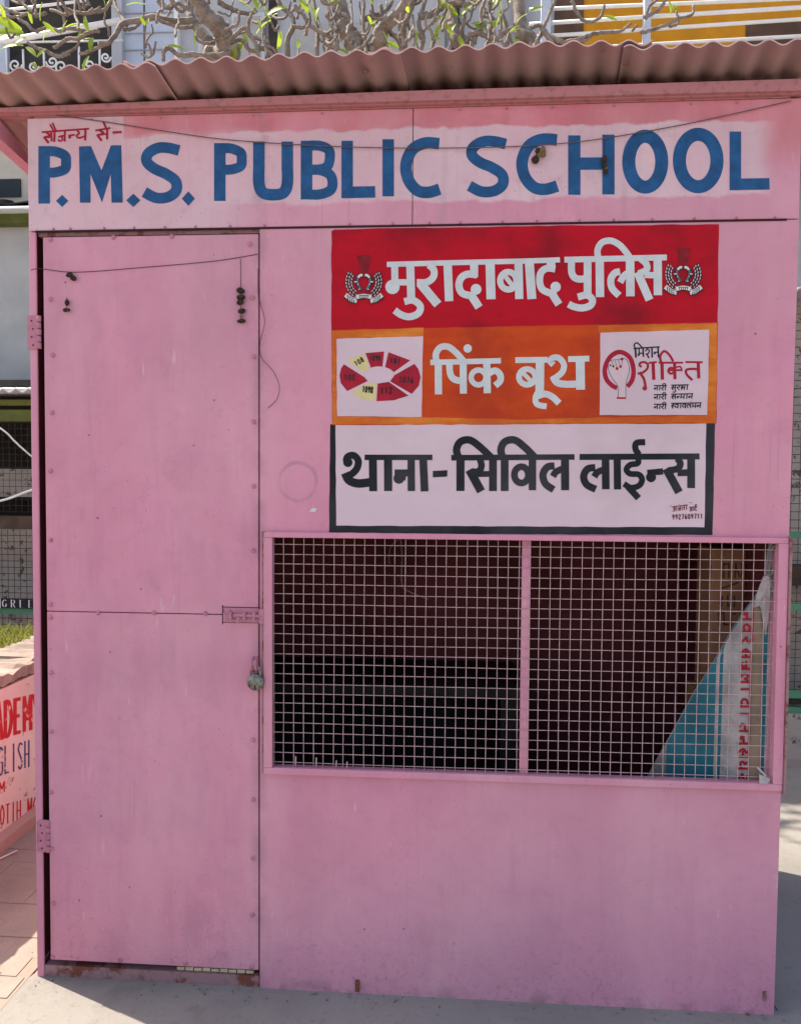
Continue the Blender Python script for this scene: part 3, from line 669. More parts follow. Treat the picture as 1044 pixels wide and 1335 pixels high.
word(c7, [([(643,184),(o8+271,180)], 29), ([(690,180),(690,355)], 42), ([(682,188),(670,142),(690,102),(738,93),(790,128),(845,180)], 38),
 ([(790,192),(798,225),(785,252),(745,258)], 34), ([(736,246),(796,357)], 44), ([(770,268),(855,267)], 30), ([(857,180),(857,355)], 40),
 ([(917,180),(917,355)], 40), ([(908,188),(898,142),(918,102),(968,93),(1020,130),(1070,180)], 38), ([(o8+55,178),(o8+55,351)], 38),
 ([(o8+168,226),(o8+132,232),(o8+109,270),(o8+122,318),(o8+164,348)], 37), ([(o8+160,280),(o8+178,255),(o8+218,238)], 34), ([(o8+222,175),(o8+223,351)], 41)], rings=[((1003,272),36,42,34)], mat='black', label='black Hindi word after the dash')
c8 = crop(680, 550, 3.94)
word(c8, [([(297,180),(913,177)], 31), ([(378,235),(338,242),(318,280),(334,322),(380,346)], 37), ([(372,282),(390,258),(430,242)], 34), ([(430,178),(432,346)], 39), ([(490,178),(492,347)], 37),
 ([(598,182),(596,212),(558,220),(538,244),(556,266),(600,270),(618,295),(604,326),(562,338),(525,318)], 30), ([(545,332),(600,392)], 34), ([(602,168),(584,138),(590,108),(634,104)], 32),
 ([(645,262),(726,254)], 32), ([(800,188),(815,215),(800,240),(755,250)], 34), ([(742,240),(808,362)], 42), ([(800,262),(868,260)], 34), ([(870,178),(870,340)], 40)], dots=[((664,284),26)], mat='black', label='last black Hindi word on the white band')
# signature and phone number
k = Ink(crop(860, 645, 14.91), .0011)
script(k, ['a', 'jam', 'ta', 'aa'], 245, 235, 82, 92, 17, slope=-.13); script(k, ['a', 'aa', 'rt'], 575, 245, 58, 78, 15, slope=-.1)
k.stroke([(200,235),(222,200)], 9); k.stroke([(575,150),(625,155)], 9)
digits(k, '9927609711', 238, 388, 58, 92, 17, ang=-.035)
tag(k.build('signature', 'maroon', sign), label='small maroon signature and telephone number')
# number wheel
cw = crop(435, 435, 8.7)
k = Ink(cw, .0012)
for p, mi in (([(148,295),(345,228),(408,385),(345,440)], 1), ([(360,218),(572,200),(552,375),(480,378),(422,390)], 0), ([(620,208),(868,300),(682,435),(640,400),(582,378)], 0),
              ([(915,340),(960,400),(985,490),(965,590),(885,682),(640,540),(690,468)], 0), ([(498,565),(625,545),(848,702),(680,755),(485,765)], 0),
              ([(395,555),(488,558),(470,762),(330,745),(205,670),(290,610)], 1), ([(115,345),(345,490),(385,535),(152,650),(80,560),(65,470),(85,390)], 0)): k.poly(p, mi)
k.dot((512,462), 162, 3, 92, 30)
for t, x, y, sx, sy, mi, an in (('108',225,320,38,55,2,-.55), ('1090',412,245,30,58,2,.02), ('181',640,275,40,58,2,.05), ('1076',740,485,42,66,2,.06), ('112',528,612,46,70,2,-.05), ('1098',330,590,30,70,2,.12), ('102',115,462,44,58,2,.0)):
    digits(k, t, x, y, sx, sy, 13, mi, an)
tag(k.build('number_wheel', ['crimson', 'cream', 'dull_maroon' if 0 else 'black', 'panel_white'], sign), label='painted wheel of red and cream segments with helpline numbers')
# fist emblem
cf = crop(780, 435, 6.96)
k = Ink(cf, .0012)
k.stroke([(262,480),(305,420),(318,330),(290,225),(225,172),(160,172),(95,225),(58,320),(72,410),(125,470),(170,492)], 42, 0)
fist = [(178,575),(182,495),(160,450),(118,390),(92,330),(92,265),(125,240),(165,235),(195,232),(225,222),(258,240),(276,290),(278,345),(262,400),(250,450),(248,575)]
k.poly(fist, 1); k.stroke(fist, 6, 2); k.stroke([(165,583),(250,583)], 16, 0)
for c_, r in (((108,285),9), ((135,295),11), ((168,315),14), ((200,297),13), ((213,230),14)): k.dot(c_, r, 0 if r > 12 else 3)
for p in ([(122,250),(132,285)], [(152,242),(165,300)], [(182,238),(190,285)], [(215,240),(212,280),(205,290)]): k.stroke(p, 5, 2)
tag(k.build('fist_emblem', ['crimson', 'fist', 'slate', 'maroon'], sign), label='painted raised fist inside a red ring')
k = Ink(cf, .0012)
for p, w in (([(318,133),(555,118)], 13), ([(332,130),(324,100),(346,82),(372,98),(398,128)], 13), ([(335,130),(340,216)], 17), ([(368,132),(369,188)], 12), ([(368,176),(404,176)], 12), ([(404,128),(408,208)], 15),
  ([(428,160),(440,138),(460,150),(452,178),(428,184)], 12), ([(436,178),(458,220)], 14), ([(484,125),(488,216)], 15), ([(503,168),(540,166)], 12), ([(540,120),(545,216)], 15)): k.stroke(p, w)
k.dot((364,190), 11); k.dot((510,178), 9); k.build('word', 'black', sign)
k = Ink(cf, .0012)
for p, w in (([(392,300),(372,285),(385,262),(420,258),(448,280),(440,320),(400,352),(355,362)], 21), ([(372,348),(412,410),(428,488)], 24), ([(455,264),(528,256)], 17), ([(495,260),(502,418)], 30),
  ([(545,262),(768,262)], 18), ([(576,262),(580,416)], 30), ([(570,268),(560,205),(595,158),(640,188),(678,250)], 22), ([(690,262),(694,412)], 28), ([(640,330),(762,330)], 18), ([(705,305),(740,298),(758,328)], 15),
  ([(788,256),(945,258)], 18), ([(900,322),(845,318),(796,330),(802,370),(852,420)], 22), ([(905,260),(910,405)], 29)): k.stroke(p, w)
k.dot((420,494), 21); k.ring((660,335), 26, 26, 20); k.build('word', 'crimson', sign)
for i, (gl, y) in enumerate(((('na','aa','ra','ii'), 470), (('na','aa','ra','ii'), 552), (('na','aa','ra','ii'), 640))):
    k = Ink(cf, .0012); script(k, gl, 505, y, 39, 44, 9.5, lean=.12)
    x = 662
    script(k, (['su','ra','ksha','aa'], ['sa','nh','ma','aa','na'], ['sh','va','aa','va','lam','ma','na'])[i], x, y-4+(i == 2)*-4, (44, 45, 43)[i], 46, 9.5, lean=.12, slope=-.02); k.build('word', 'black', sign)
# two police crests
def crest(ox, oy, kx):
    c = lambda x, y, h: W(ox+x/13.05*kx, oy+y/13.05*kx, -h)
    k = Ink(c, .0011)
    k.poly([(390,330),(430,292),(600,292),(640,330),(610,400),(612,470),(580,560),(560,600),(480,600),(455,560),(420,470),(425,400)], 3)
    for sx in (1, -1):
        mx = (lambda x: x) if sx == 1 else (lambda x: 1020-x)
        for r, a0, a1, n in ((300,60,152,9), (255,58,150,8), (212,62,138,6)):
            for q in range(n):
                a = R_(a0+(a1-a0)*q/(n-1)) ; x = 510-r*math.sin(a); y = 745-r*math.cos(a)*.98
                tx, ty = math.cos(a)*-1, math.sin(a); l = 34
                dx, dy = -math.cos(a)*.35+.18, math.sin(a)
                k.stroke([(mx(x-dx*l), y-dy*l), (mx(x+dx*l), y+dy*l)], 34, 0); k.stroke([(mx(x-dx*l*.55), y-dy*l*.6), (mx(x+dx*l*.55), y+dy*l*.6)], 13, 1)
        k.stroke([(mx(495),640),(mx(430),650),(mx(385),720),(mx(405),800),(mx(470),895)], 62, 0); k.stroke([(mx(480),640),(mx(425),655),(mx(400),715),(mx(420),800),(mx(465),880)], 34, 2)
        k.stroke([(mx(490),628),(mx(450),636),(mx(412),672)], 40, 1); k.stroke([(mx(395),745),(mx(350),745)], 20, 1); k.dot((mx(432),870), 11, 1); k.dot((mx(412),790), 9, 1)
        k.stroke([(mx(190),975),(mx(300),1050),(mx(400),1075)], 98, 0); k.stroke([(mx(200),965),(mx(300),1040),(mx(395),1070)], 78, 1)
        for t in range(4): k.stroke([(mx(232+t*36), 985+t*24), (mx(245+t*36), 1050+t*18)], 15, 0)
        k.stroke([(mx(222),968),(mx(355),1045)], 11, 0)
    k.stroke([(375,1010),(510,985),(645,1010)], 88, 0); k.stroke([(382,1005),(510,983),(638,1005)], 68, 1); k.stroke([(430,975),(600,975)], 11, 0)
    for t in range(5): k.stroke([(440+t*34, 975), (446+t*34, 1020)], 14, 0)
    tag(k.build('crest', ['black', 'off_white', 'slate', 'dull_maroon'], sign), label='painted police crest of two fish in a leaf wreath')
crest(435, 310, 1.0); crest(852.0, 300.5, .985)

# ------------------------------------------------------------------ things hanging on the booth
lk = empty('padlock', tuple(W(333, 890, -.016)), label='worn round steel padlock hanging from the hasp of the pink door', cat='padlock')
c = W(333.5, 889, -.020); r = .0235
b = MB(); n = 24
prof = [(.0001, -.011), (r*.78, -.011), (r*.82, -.0095), (r*.9, -.0095), (r*.98, -.006), (r, -.001), (r*.97, .004), (.0001, .005)]
for rr, hh in prof:
    for q in range(n): b.v.append((c.x+rr*math.cos(2*math.pi*q/n), c.y+hh, c.z+rr*math.sin(2*math.pi*q/n)))
for a in range(len(prof)-1):
    for q in range(n): b.f.append((a*n+q, a*n+(q+1) % n, (a+1)*n+(q+1) % n, (a+1)*n+q)); b.m.append(0); b.sm.append(True)
b.build('lock_body', 'steel', lk)
MB().box((c.x-.0016, c.y-.0125, c.z-.020), (c.x+.0016, c.y-.0108, c.z-.010)).ball((c.x, c.y-.0112, c.z-.009), .0026, 8, 5, sq=(1,.5,1)).build('keyhole', 'seam', lk)
sp = [(c.x-.0125, c.y-.002, c.z+.012), (c.x-.0128, c.y-.002, c.z+.026), (c.x-.009, c.y-.002, c.z+.0385), (c.x, c.y-.002, c.z+.043), (c.x+.009, c.y-.002, c.z+.0385), (c.x+.0128, c.y-.002, c.z+.026), (c.x+.0125, c.y-.002, c.z+.012)]
MB().tube(spline(sp, 5), .0032, 8).build('shackle', 'rust_dark', lk)

def cord(name, pts, rad, mat, label, cat, group=None, y=None):
    P = [W(p[0], p[1], (p[2] if len(p) > 2 else y)) for p in pts]
    o = MB().tube(spline(P, 8), rad, 5).build(name, mat); return tag(o, label, cat, group)
cord('garland_cord', [(40,352,-.0025),(52,350,-.004),(100,354.5,-.004),(190,348,-.004),(280,340,-.004),(336,331,-.003)], .0009, 'cord_dark', 'thin dark cord stretched across the top of the pink door', 'cord')
cord('garland_cord', [(70,149,-.004),(135,158,-.004),(205,169,-.005),(300,182,-.005),(450,191,-.005),(590,192.5,-.005),(700,189,-.005),(780,181,-.005),(880,164,-.004),(960,147,-.004),(1031,131,-.004)], .0013, 'cord', 'thin grey cord sagging across the blue header letters', 'cord')
cord('loose_thread', [(336.5,350,-.003),(337,385,-.003),(345,418,-.006),(339,446,-.004),(341,466,-.006),(356,484,-.008),(364,503,-.007),(361,520,-.006),(349,532,-.002)], .0008, 'cord_dark', 'loose curling dark thread hanging beside the edge of the pink door', 'thread')
def wilt(x, y, parts, label, strand=None, yb=-.002):
    p = W(x, y, yb-.008); e = empty('dried_garland', tuple(p), label=label, cat='garland', group='withered garland pieces')
    for (dx, dy, r_, mt, sq) in parts:
        q = W(x+dx, y+dy, yb-.008)
        MB().ball(q, r_*.00208, 12, 8, sq=sq, rough=.55).build('withered_bloom', mt, e)
    if strand:
        MB().tube(spline([W(x+a, y+b_, yb-.006) for a, b_ in strand], 5), .0009, 5).build('strand', 'cord_dark', e)
wilt(314, 397, [(0,-18,5.5,'wilt',(1,.7,.65)),(0.4,-10,5,'wilt',(1,.7,.6)),(-.4,-3,4.5,'wilt',(1,.7,.7)),(.6,8.5,5.2,'wilt',(1,.7,.65)),(.3,15,2.5,'wilt_tan',(1,.7,1)),(.2,21,5,'wilt',(1,.7,.6))], 'string of five withered dark blooms hanging on the pink door', [(-.5,-60),(-.2,-40),(0,-18),(.3,5),(0,22)])
wilt(93, 361, [(-3,-3,4.5,'wilt',(1.2,.7,.7)),(3,1.5,4.5,'wilt',(1.1,.7,.8)),(-1.5,-3.5,2.2,'wilt_tan',(1,.9,.8))], 'withered dark bloom caught at the cord on the pink door', [(-6,-7),(-2,-3),(3,1)])
wilt(87, 399, [(0,-5,3.6,'wilt',(.8,.7,1.1)),(-1.5,5,3.6,'wilt',(1,.7,.8)),(2,5,3.2,'wilt',(1,.7,.8))], 'small pair of withered buds stuck on the pink door a hand below the cord', [(0,-12),(0,-5),(0,5)])
wilt(702, 200, [(-4,7,5,'wilt',(1,.7,.85)),(5,-1,5.5,'wilt_tan',(.8,.6,1.2)),(-1,-4,4,'wilt',(.9,.6,1)),(0,2,3,'wilt_tan',(.8,.6,1.1))], 'withered bloom with tan leaf over the second letter C', [(-3,-11),(-3,-3),(-3,6)])
wilt(788, 213, [(0,-6,4.6,'wilt',(.9,.7,1.3)),(0,2,4.4,'wilt',(.9,.7,1.1)),(1.5,6,2.4,'wilt_tan',(1,.8,1)),(1.5,10,3.4,'wilt',(.8,.7,1.1))], 'withered dark bloom hanging over the letter H', [(0,-31),(0,-15),(0,2)])
# bits of paper and a nail on the sheet
p = W(408, 665); tag(MB().prism([(p.x-.010, -.0012, p.z-.004), (p.x+.006, -.0012, p.z-.005), (p.x+.011, -.0012, p.z+.004), (p.x-.002, -.0012, p.z+.006)], (0, .001, .0)).build('paper_scrap', 'off_white'), 'tiny torn white paper scrap stuck on the pink wall below a faint ring', 'paper')
p = W(466, 1285); b = MB().box((p.x-.006, -.005, p.z-.016), (p.x+.006, -.0003, p.z+.016)).ball((p.x, -.005, p.z+.008), .004, 8, 5).build('wall_clip', 'rust_dark', booth)
p = W(996, 1299); MB().box((p.x-.004, -.004, p.z-.012), (p.x+.004, -.0003, p.z+.014)).ball((p.x, -.004, p.z+.008), .004, 8, 5).build('wall_clip', 'rust_dark', booth)

# ------------------------------------------------------------------ inside the booth
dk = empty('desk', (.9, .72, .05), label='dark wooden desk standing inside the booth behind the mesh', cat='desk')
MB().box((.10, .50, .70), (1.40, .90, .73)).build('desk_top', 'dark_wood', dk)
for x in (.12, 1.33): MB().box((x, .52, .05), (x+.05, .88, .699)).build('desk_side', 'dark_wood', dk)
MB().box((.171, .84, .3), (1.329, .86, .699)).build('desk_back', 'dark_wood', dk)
pl = MB().tube([W(925, 728, .55)*1.0, W(917, 1010, .55)], .007, 8); p = W(925, 728, .55)
pl = MB().tube([(p.x, .55, .05), (p.x, .55, p.z)], .008, 10).ball((p.x+.004, .55, p.z), .012, 10, 6)
tag(pl.build('pink_pole', 'pink'), 'thin pink pole standing inside the booth beside the cartons', 'pole')
def carton(x0, x1, y0, y1, z0, z1, label, ink=True):
    e = empty('carton', ((x0+x1)/2, (y0+y1)/2, z0), label=label, cat='carton', group=None)
    soft(MB().box((x0, y0, z0), (x1, y1, z1)).build('carton_body', 'carton', e), .004)
    MB().box((x0+.002, y0+.05, z1+.0003), (x1-.002, y0+.09, z1+.0012)).build('tape', 'cloth_tan', e)
    if ink:
        k = Ink(lambda x, y, h: (x, y0-h, y), .0006)
        for r, (zz, hh, a, b_) in enumerate(((z1-.085, .045, x0+.035, x1-.005), (z1-.17, .034, x0+.03, x1-.03), (z1-.225, .040, x0+.025, x1-.03))):
            x = a
            while x < b_:
                k.stroke([(x, zz), (x+random.uniform(-.003, .003), zz+hh)], .005)
                if random.random() < .5: k.stroke([(x, zz+random.choice((.004, hh-.004))), (x+.014, zz+random.choice((.004, hh-.004)))], .005)
                x += random.uniform(.013, .021)
        k.stroke([(x0+.03, z1-.115), (x1-.02, z1-.098)], .005)
        k.build('carton_print', 'carton_ink', e)
pa = W(928, 712, .24)
x_right = WD-.014
carton(pa.x-.02, x_right, .25, .40, .052, .80, 'plain brown carton under another inside the booth', False)
carton(pa.x, x_right, .24, .38, .802, W(960, 716, .24).z, 'brown carton with dark printing stacked behind the rolled banner')
# tied banner leaning in the corner
ban = empty('banner', tuple(W(950, 1015, .12)), label='tied teal and white printed banner leaning in the corner behind the mesh', cat='banner')
def ban_left(y):
    pts = ((748,1000),(760,993),(775,985),(800,967),(830,948),(870,925),(900,905),(950,878),(1000,850),(1090,800))
    for (y0, x0), (y1, x1) in zip(pts, pts[1:]):
        if y <= y1: return x0+(x1-x0)*(y-y0)/(y1-y0)
    return 800
COLS = [800,815,830,845,856,868,880,888,896,904,912,920,929.5,934,938.5,944,950,956,961,966,971,976,980,985,990,992.5,995.5,999,1003]
def ban_pt(x, y):
    dep = .026 + max(0, 1003-x)*.00062 + .012*math.sin((x-800)*.055+.4)*min(1, (1003-x)/30) + .005*math.sin(x*.21+y*.012)*min(1, (1003-x)/30)
    return W(x, y, max(.018, dep))
rows_ = [748+i*11 for i in range(32)]
P = [[ban_pt(min(1003, max(c-(y-1000)*.03, ban_left(y)+.02*(c-800))), y) for y in rows_] for c in COLS]
def bmi(i, j):
    c = COLS[i]
    for lim, m in ((868, 3), (929, 0), (933, 1), (938, 0), (975, 1), (989, 2), (995, 0), (1100, 1)):
        if c < lim: return m
bo = MB().grid(P, mif=bmi).build('banner_sheet', ['teal', 'cloth_white', 'cloth_tan', 'cloth_grey'], ban)
so = bo.modifiers.new('thick', 'SOLIDIFY'); so.thickness = .002; so.offset = 0
def ban_ink(x, y, h): return ban_pt(x-(y-1000)*.03, y)+Vector((0, -.0035-h, 0))
k = Ink(ban_ink, .0004)
k.stroke([(974.5, 792), (974.5, 838)], 2.6); k.stroke([(973.5, 850), (974.5, 985)], 2.2)
for i, gl in enumerate(('na', 'va', 'ra', 'sa', 'ja', 'la', 'aa', 'va', 'aa', 'ta', 'na', 'sa', 'ya', 'ra')):
    for pth in D[gl][0]: k.stroke([(974-t*14, 796+i*16.2+s_*14) for s_, t in pth], 2.9, sub=4)
k.build('banner_lettering', 'crimson', ban)
q = [W(1000, 758, .022), W(1003, 735, .02), W(1005, 718, .017), W(1009, 712, .015), W(1013, 722, .014), W(1011, 738, .016), W(1003, 752, .02)]
kn = MB().tube(spline(q, 6), .0045, 7).tube(spline([W(997, 760, .022), W(999, 738, .02), W(1002, 716, .016), W(1006, 707, .012)], 6), .004, 7)
kn.tube(spline([W(1002, 748, .02), W(1007, 770, .019), W(1011, 800, .018)], 6), [.006]*6+[.003]*7, 7).ball(W(1001, 750, .02), .009, 10, 7)
kn.build('tie_rag', 'cloth_grey', ban)
fl = MB(); 
for pl_ in ([(988,782),(996,766),(1004,758),(1004,790),(998,830),(992,795)], [(995,752),(1003,750),(1003,770),(990,790),(983,792),(986,775)]):
    fl.prism([W(a, b_, .012+.0001*(b_-750)) for a, b_ in pl_], (0, .003, 0))
fl.build('banner_flap', 'cloth_white', ban)
p = W(996, 1012, -.012); pp = MB().prism([W(990, 1010, -.014), W(1004, 1016, -.015), W(1001, 1023, -.016), W(990, 1022, -.016)], (0, .003, 0)).prism([W(985,1000,.004), W(988,1000,.004), W(1000,1012,-.013), W(997,1013,-.014)], (0,.003,0))
tag(pp.build('rag_scrap', 'cloth_white'), 'small white rag scrap poking out at the window sill below the banner', 'rag')
# dangling wire inside the mesh
cord('dangling_wire', [(522,700,.03),(524,725,.035),(524,762,.035),(535,772,.035),(558,781,.035)], .0016, 'cord', 'bent grey wire dangling behind the window mesh', 'wire')
cord('dangling_wire', [(521,702,.03),(510,712,.04),(507,728,.04),(508,736,.04)], .0010, 'cord', 'short curled grey wire end hooked at the top of the mesh', 'wire')
# pale ribbed strip added for the light showing through the gap under the door
ma = empty('gap_light_strip', (.45, .1, .05), label='pale ribbed strip added for the light seen through the gap under the door', cat='mat')
pa = W(232, 1264, .02); pb = W(333, 1264, .02)
for i in range(9):
    MB().box((pa.x+i*(pb.x-pa.x)/9, .012, zth+.0005), (pa.x+(i+.86)*(pb.x-pa.x)/9, .034, zth+.0085+.0015*(i % 2))).build('gap_light_rib', 'mat', ma)

gt = MB()
for i in range(360):
    m = random.random()
    if m < .45: x, y = random.uniform(0, 2.05), -abs(random.gauss(.004, .03))-.003
    elif m < .75: x, y = random.uniform(-.5, -.02), random.uniform(-.3, 2.2)
    else: x, y = random.uniform(-.3, 3.2), random.uniform(-1.2, -.01) if random.random() < .5 else random.uniform(.2, 1.6)
    if 0 < x < WD+.02 and y > -.003: continue
    q = .0009+.0030*random.random()**3
    gt.ball((x, y, .0055+q*.4), q, 5, 3, random.choice((0, 0, 1)), (random.uniform(.7, 1.6), random.uniform(.7, 1.6), random.uniform(.4, .8)))
tag(gt.build('grit', ['apron', 'rust_dark']), 'loose grit and crumbs scattered along the foot of the booth', 'grit', kind='stuff')
# ------------------------------------------------------------------ low wall with writing on the left
lw = empty('boundary_wall', (-.66, 1, 0), label='low whitewashed wall with chipped red and navy writing beside the booth', cat='wall')
XF = -.55
YW = .68; ZCB = W(0, 906, YW).z; ZCT = W(0, 884, YW).z
MB().box((XF-.22, -1.6, 0), (XF, 3.0, ZCB)).build('wall_face', ['whitewash'], lw)
MB().prism([(XF+.001, -1.6, .0), (XF+.030, -1.6, .0), (XF+.030, -1.6, .05), (XF+.001, -1.6, .066)], (0, 4.6, 0)).build('plinth', ['plinth'], lw)
yy = -1.6
while yy < 3.0:
    l = random.uniform(.28, .42); j = lambda a=.008: random.uniform(-a, a)
    b = MB(); n = 14; P = []
    for i in range(n+1):
        t = yy + l*i/n - (.004 if i == n else 0); row = []
        for x, z in ((XF-.24, ZCB), (XF-.24, ZCT), (XF-.12, ZCT+.004), (XF-.01, ZCT), (XF+.010, ZCT-.010), (XF+.004, ZCB+.012), (XF-.03, ZCB+.0004), (XF-.24, ZCB+.0004)):
            row.append((x+j(.010), t, z+j(.011) if z > ZCB+.002 else z+.0006))
        P.append(row)
    b.grid(P, smooth=False); b.face(P[0][:-1]); b.face(P[-1][:-1][::-1]); b.build('coping_stone', ['coping'], lw); yy += l
LAT = {'A': [[(0,1),(.5,0)],[(.5,0),(1,1)],[(.2,.65),(.8,.65)]], 'D': [[(.1,0),(.1,1)],[(.1,.04),(.6,.08),(.95,.5),(.6,.92),(.1,.96)]], 'E': [[(.1,0),(.1,1)],[(.1,.05),(.9,.05)],[(.1,.5),(.75,.5)],[(.1,.95),(.9,.95)]],
 'M': [[(.05,1),(.05,0)],[(.05,.02),(.5,.7)],[(.5,.7),(.95,.02)],[(.95,0),(.95,1)]], 'Y': [[(0,0),(.5,.5)],[(1,0),(.5,.5)],[(.5,.5),(.5,1)]], 'C': [[(.95,.15),(.5,.03),(.08,.4),(.2,.85),(.6,.97),(.95,.85)]], 'G': [[(.95,.15),(.5,.03),(.08,.4),(.2,.85),(.6,.97),(.92,.82)],[(.92,.85),(.92,.55)],[(.55,.55),(.95,.55)]],
 'L': [[(.1,0),(.1,1)],[(.1,.95),(.9,.95)]], 'I': [[(.5,0),(.5,1)]], 'S': [[(.9,.12),(.45,.04),(.12,.25),(.5,.5),(.88,.75),(.5,.97),(.1,.85)]], 'H': [[(.1,0),(.1,1)],[(.9,0),(.9,1)],[(.1,.5),(.9,.5)]], 'N': [[(.1,1),(.1,0)],[(.1,0),(.9,1)],[(.9,1),(.9,0)]],
 'O': [[(.5,.03),(.1,.35),(.15,.75),(.5,.97),(.88,.7),(.88,.3),(.5,.03)]], 'T': [[(0,.05),(1,.05)],[(.5,.05),(.5,1)]], 'R': [[(.1,0),(.1,1)],[(.1,.05),(.6,.05),(.9,.25),(.6,.5),(.1,.52)],[(.45,.52),(.9,1)]]}
def latin(fn, txt, x, y, sx, sy, w, mat, parent, gap=1.25, name='word'):
    k = Ink(fn, .001)
    for i, ch in enumerate(txt):
        if ch == ' ': continue
        f = .4 if ch == 'I' else 1
        for pth in LAT[ch]: k.stroke([(x+u*sx*f, y+v*sy) for u, v in pth], w, sub=5)
        x += sx*(gap if ch != 'I' else .55)
    return k.build(name, mat, parent)
def lf(x, y, h):                  # measured photo point -> the wall's face
    d = ray(x, y); p = CAM+d*((XF-CAM.x)/d.x); return Vector((XF+h, p.y, p.z))
def wall_word(txt, x0, dx, yt, yb, w, mat, sl=-.26):
    for i, ch in enumerate(txt):
        if ch == ' ': continue
        k = Ink(lambda x, y, h: lf(x, y+sl*x, h), .001); xx = x0+i*dx; sh_ = .0022*xx
        for pth in LAT[ch]: k.stroke([(xx+u*dx*.74, yt+(yb-yt)*(v*(1-sh_)+.3*sh_)) for u, v in pth], w, sub=5)
        k.build('letter', mat, lw)
wall_word('ACADEMY', -32, 12.6, 915, 965, 4.6, 'w_red'); wall_word('ENGLISH', -20, 8.6, 974, 1012, 2.0, 'w_blue'); wall_word('AM', -10, 9, 1020, 1034, 1.8, 'w_red'); wall_word('BOTIH MOR'[1:], 0, 7.2, 1050, 1077, 1.7, 'w_red')
# planting bed and grass behind the wall
bed = MB().prism([(-3.6, -1.5, -.02), (XF-.245, -1.5, -.02), (XF-.245, 1.65, -.02), (-3.6, 1.65, -.02)], (0, 0, ZCT-.01)).build('planting_bed', 'dirt'); tag(bed, kind='structure')
gr = MB()
for i in range(4200):
    if i < 1500: y = random.uniform(.75, 1.62); x = XF-.26-random.random()**1.6*.7
    else: x = random.uniform(-3.5, XF-.26); y = random.uniform(-1.4, 1.62)
    h = random.uniform(.03, .09); a = random.uniform(0, 6.28); w = random.uniform(.0012, .0028); l = random.uniform(.01, .05)
    d = Vector((math.cos(a), math.sin(a), 0)); s_ = Vector((-d.y, d.x, 0))*w; p = Vector((x, y, ZCT-.035))
    gr.face([p-s_, p+s_, p+d*l*.4+Vector((0,0,h*.6))+s_*.7, p+d*l+Vector((0,0,h)), p+d*l*.4+Vector((0,0,h*.6))-s_*.7])
tag(gr.build('grass', 'grass'), 'short yellow green grass growing on the bed behind the low wall', 'grass', kind='stuff')
tw = G(15, 1112); tag(MB().tube([(-.50, .62, .014), (-.465, .70, .014)], .003, 6).build('stick', 'off_white'), 'short pale stick lying on the pavers below the low wall', 'stick')

# ------------------------------------------------------------------ wire cages behind, on either side
def net(b, x0, x1, z0, z1, y, st, r):
    x = x0
    while x <= x1: b.tube([(x, y, z0), (x, y, z1)], r, 4, cap=False); x += st
    z = z0
    while z <= z1: b.tube([(x0, y+r*2, z), (x1, y+r*2, z)], r, 4, cap=False); z += st
def corr(name, x0, x1, y0, y1, z0, z1, mat, parent, pitch=.09, amp=.014):
    n = int((x1-x0)/pitch*6); P = []
    for i in range(n+1):
        x = x0+(x1-x0)*i/n; dz = amp*math.cos(2*math.pi*(x-x0)/pitch); P.append([(x, y0, z0+dz), (x, y1, z1+dz)])
    o = MB().grid(P).build(name, mat, parent); s_ = o.modifiers.new('thick', 'SOLIDIFY'); s_.thickness = .012; return o
CY = 3.15
zc_ = lambda p: W(20, p, CY).z
sh1 = empty('wire_cage_shed', (-2.6, 3.9, 0), label='dark wire mesh shed under a corrugated roof behind the low wall', cat='shed')
A0, A1 = -5.2, -.30
MB().box((A0, CY+.02, zc_(545)-.02), (A1, CY+.10, zc_(545)+.06)).build('olive_beam', 'olive', sh1)
MB().box((A0, CY+.02, zc_(545)+.09), (A1, CY+.07, zc_(545)+.13)).build('olive_beam', 'olive', sh1)
MB().box((A0, CY, zc_(690)), (A1, CY+.09, zc_(673))).build('cross_beam', 'brown_iron', sh1)
MB().box((A0, CY+.01, zc_(801)), (A1, CY+.05, zc_(793))).build('cross_beam', 'green', sh1)
MB().box((A0, CY+.02, 0), (A0+.08, CY+.10, 2.05)).build('post', 'brown_iron', sh1); MB().box((A1-.08, CY+.02, 0), (A1, CY+.10, 2.05)).build('post', 'brown_iron', sh1)
MB().box((-2.75, CY+.02, 0), (-2.67, CY+.10, 2.05)).build('post', 'brown_iron', sh1)
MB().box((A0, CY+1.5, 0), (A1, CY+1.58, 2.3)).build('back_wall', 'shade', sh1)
MB().box((A0, CY+.42, 0), (A1, CY+.46, zc_(690))).build('inner_panel', 'stain_wall', sh1)
MB().box((A0, CY+.5, zc_(650)), (A1, CY+.9, zc_(610))).build('shelf', 'stain_wall', sh1)
b = MB(); net(b, A0, A1, zc_(668), zc_(548), CY+.06, .045, .0018); tag(b.build('wire_mesh', 'dark_mesh', sh1), kind='stuff')
b = MB(); net(b, A0, A1, .3, zc_(691), CY+.03, .045, .0022); tag(b.build('wire_mesh', 'dark_mesh', sh1), kind='stuff')
corr('corrugated_roof', A0-.1, A1+.1, CY-.14, CY+1.7, zc_(508)-.015, zc_(508)+.16, 'zinc', sh1)
bd = empty('name_board', (-1.9, CY-.02, zc_(793)), label='narrow black name board with white capitals fixed on the mesh shed', cat='sign')
xg = W(4, 785, CY).x
MB().box((xg-.62, CY-.016, zc_(793)+.001), (xg+.62, CY-.002, zc_(780))).build('board', 'black_sheet', bd)
gf = lambda x, y, h: (x, CY-.016-h, y)
zt, zl = zc_(781.5), zc_(791.5)
latin(lambda x, y, h: (x, CY-.016-h, zt-(y)*(zt-zl)), 'GREEN', xg+.004, 0, .030, 1, .008, 'off_white', bd, 2.12)
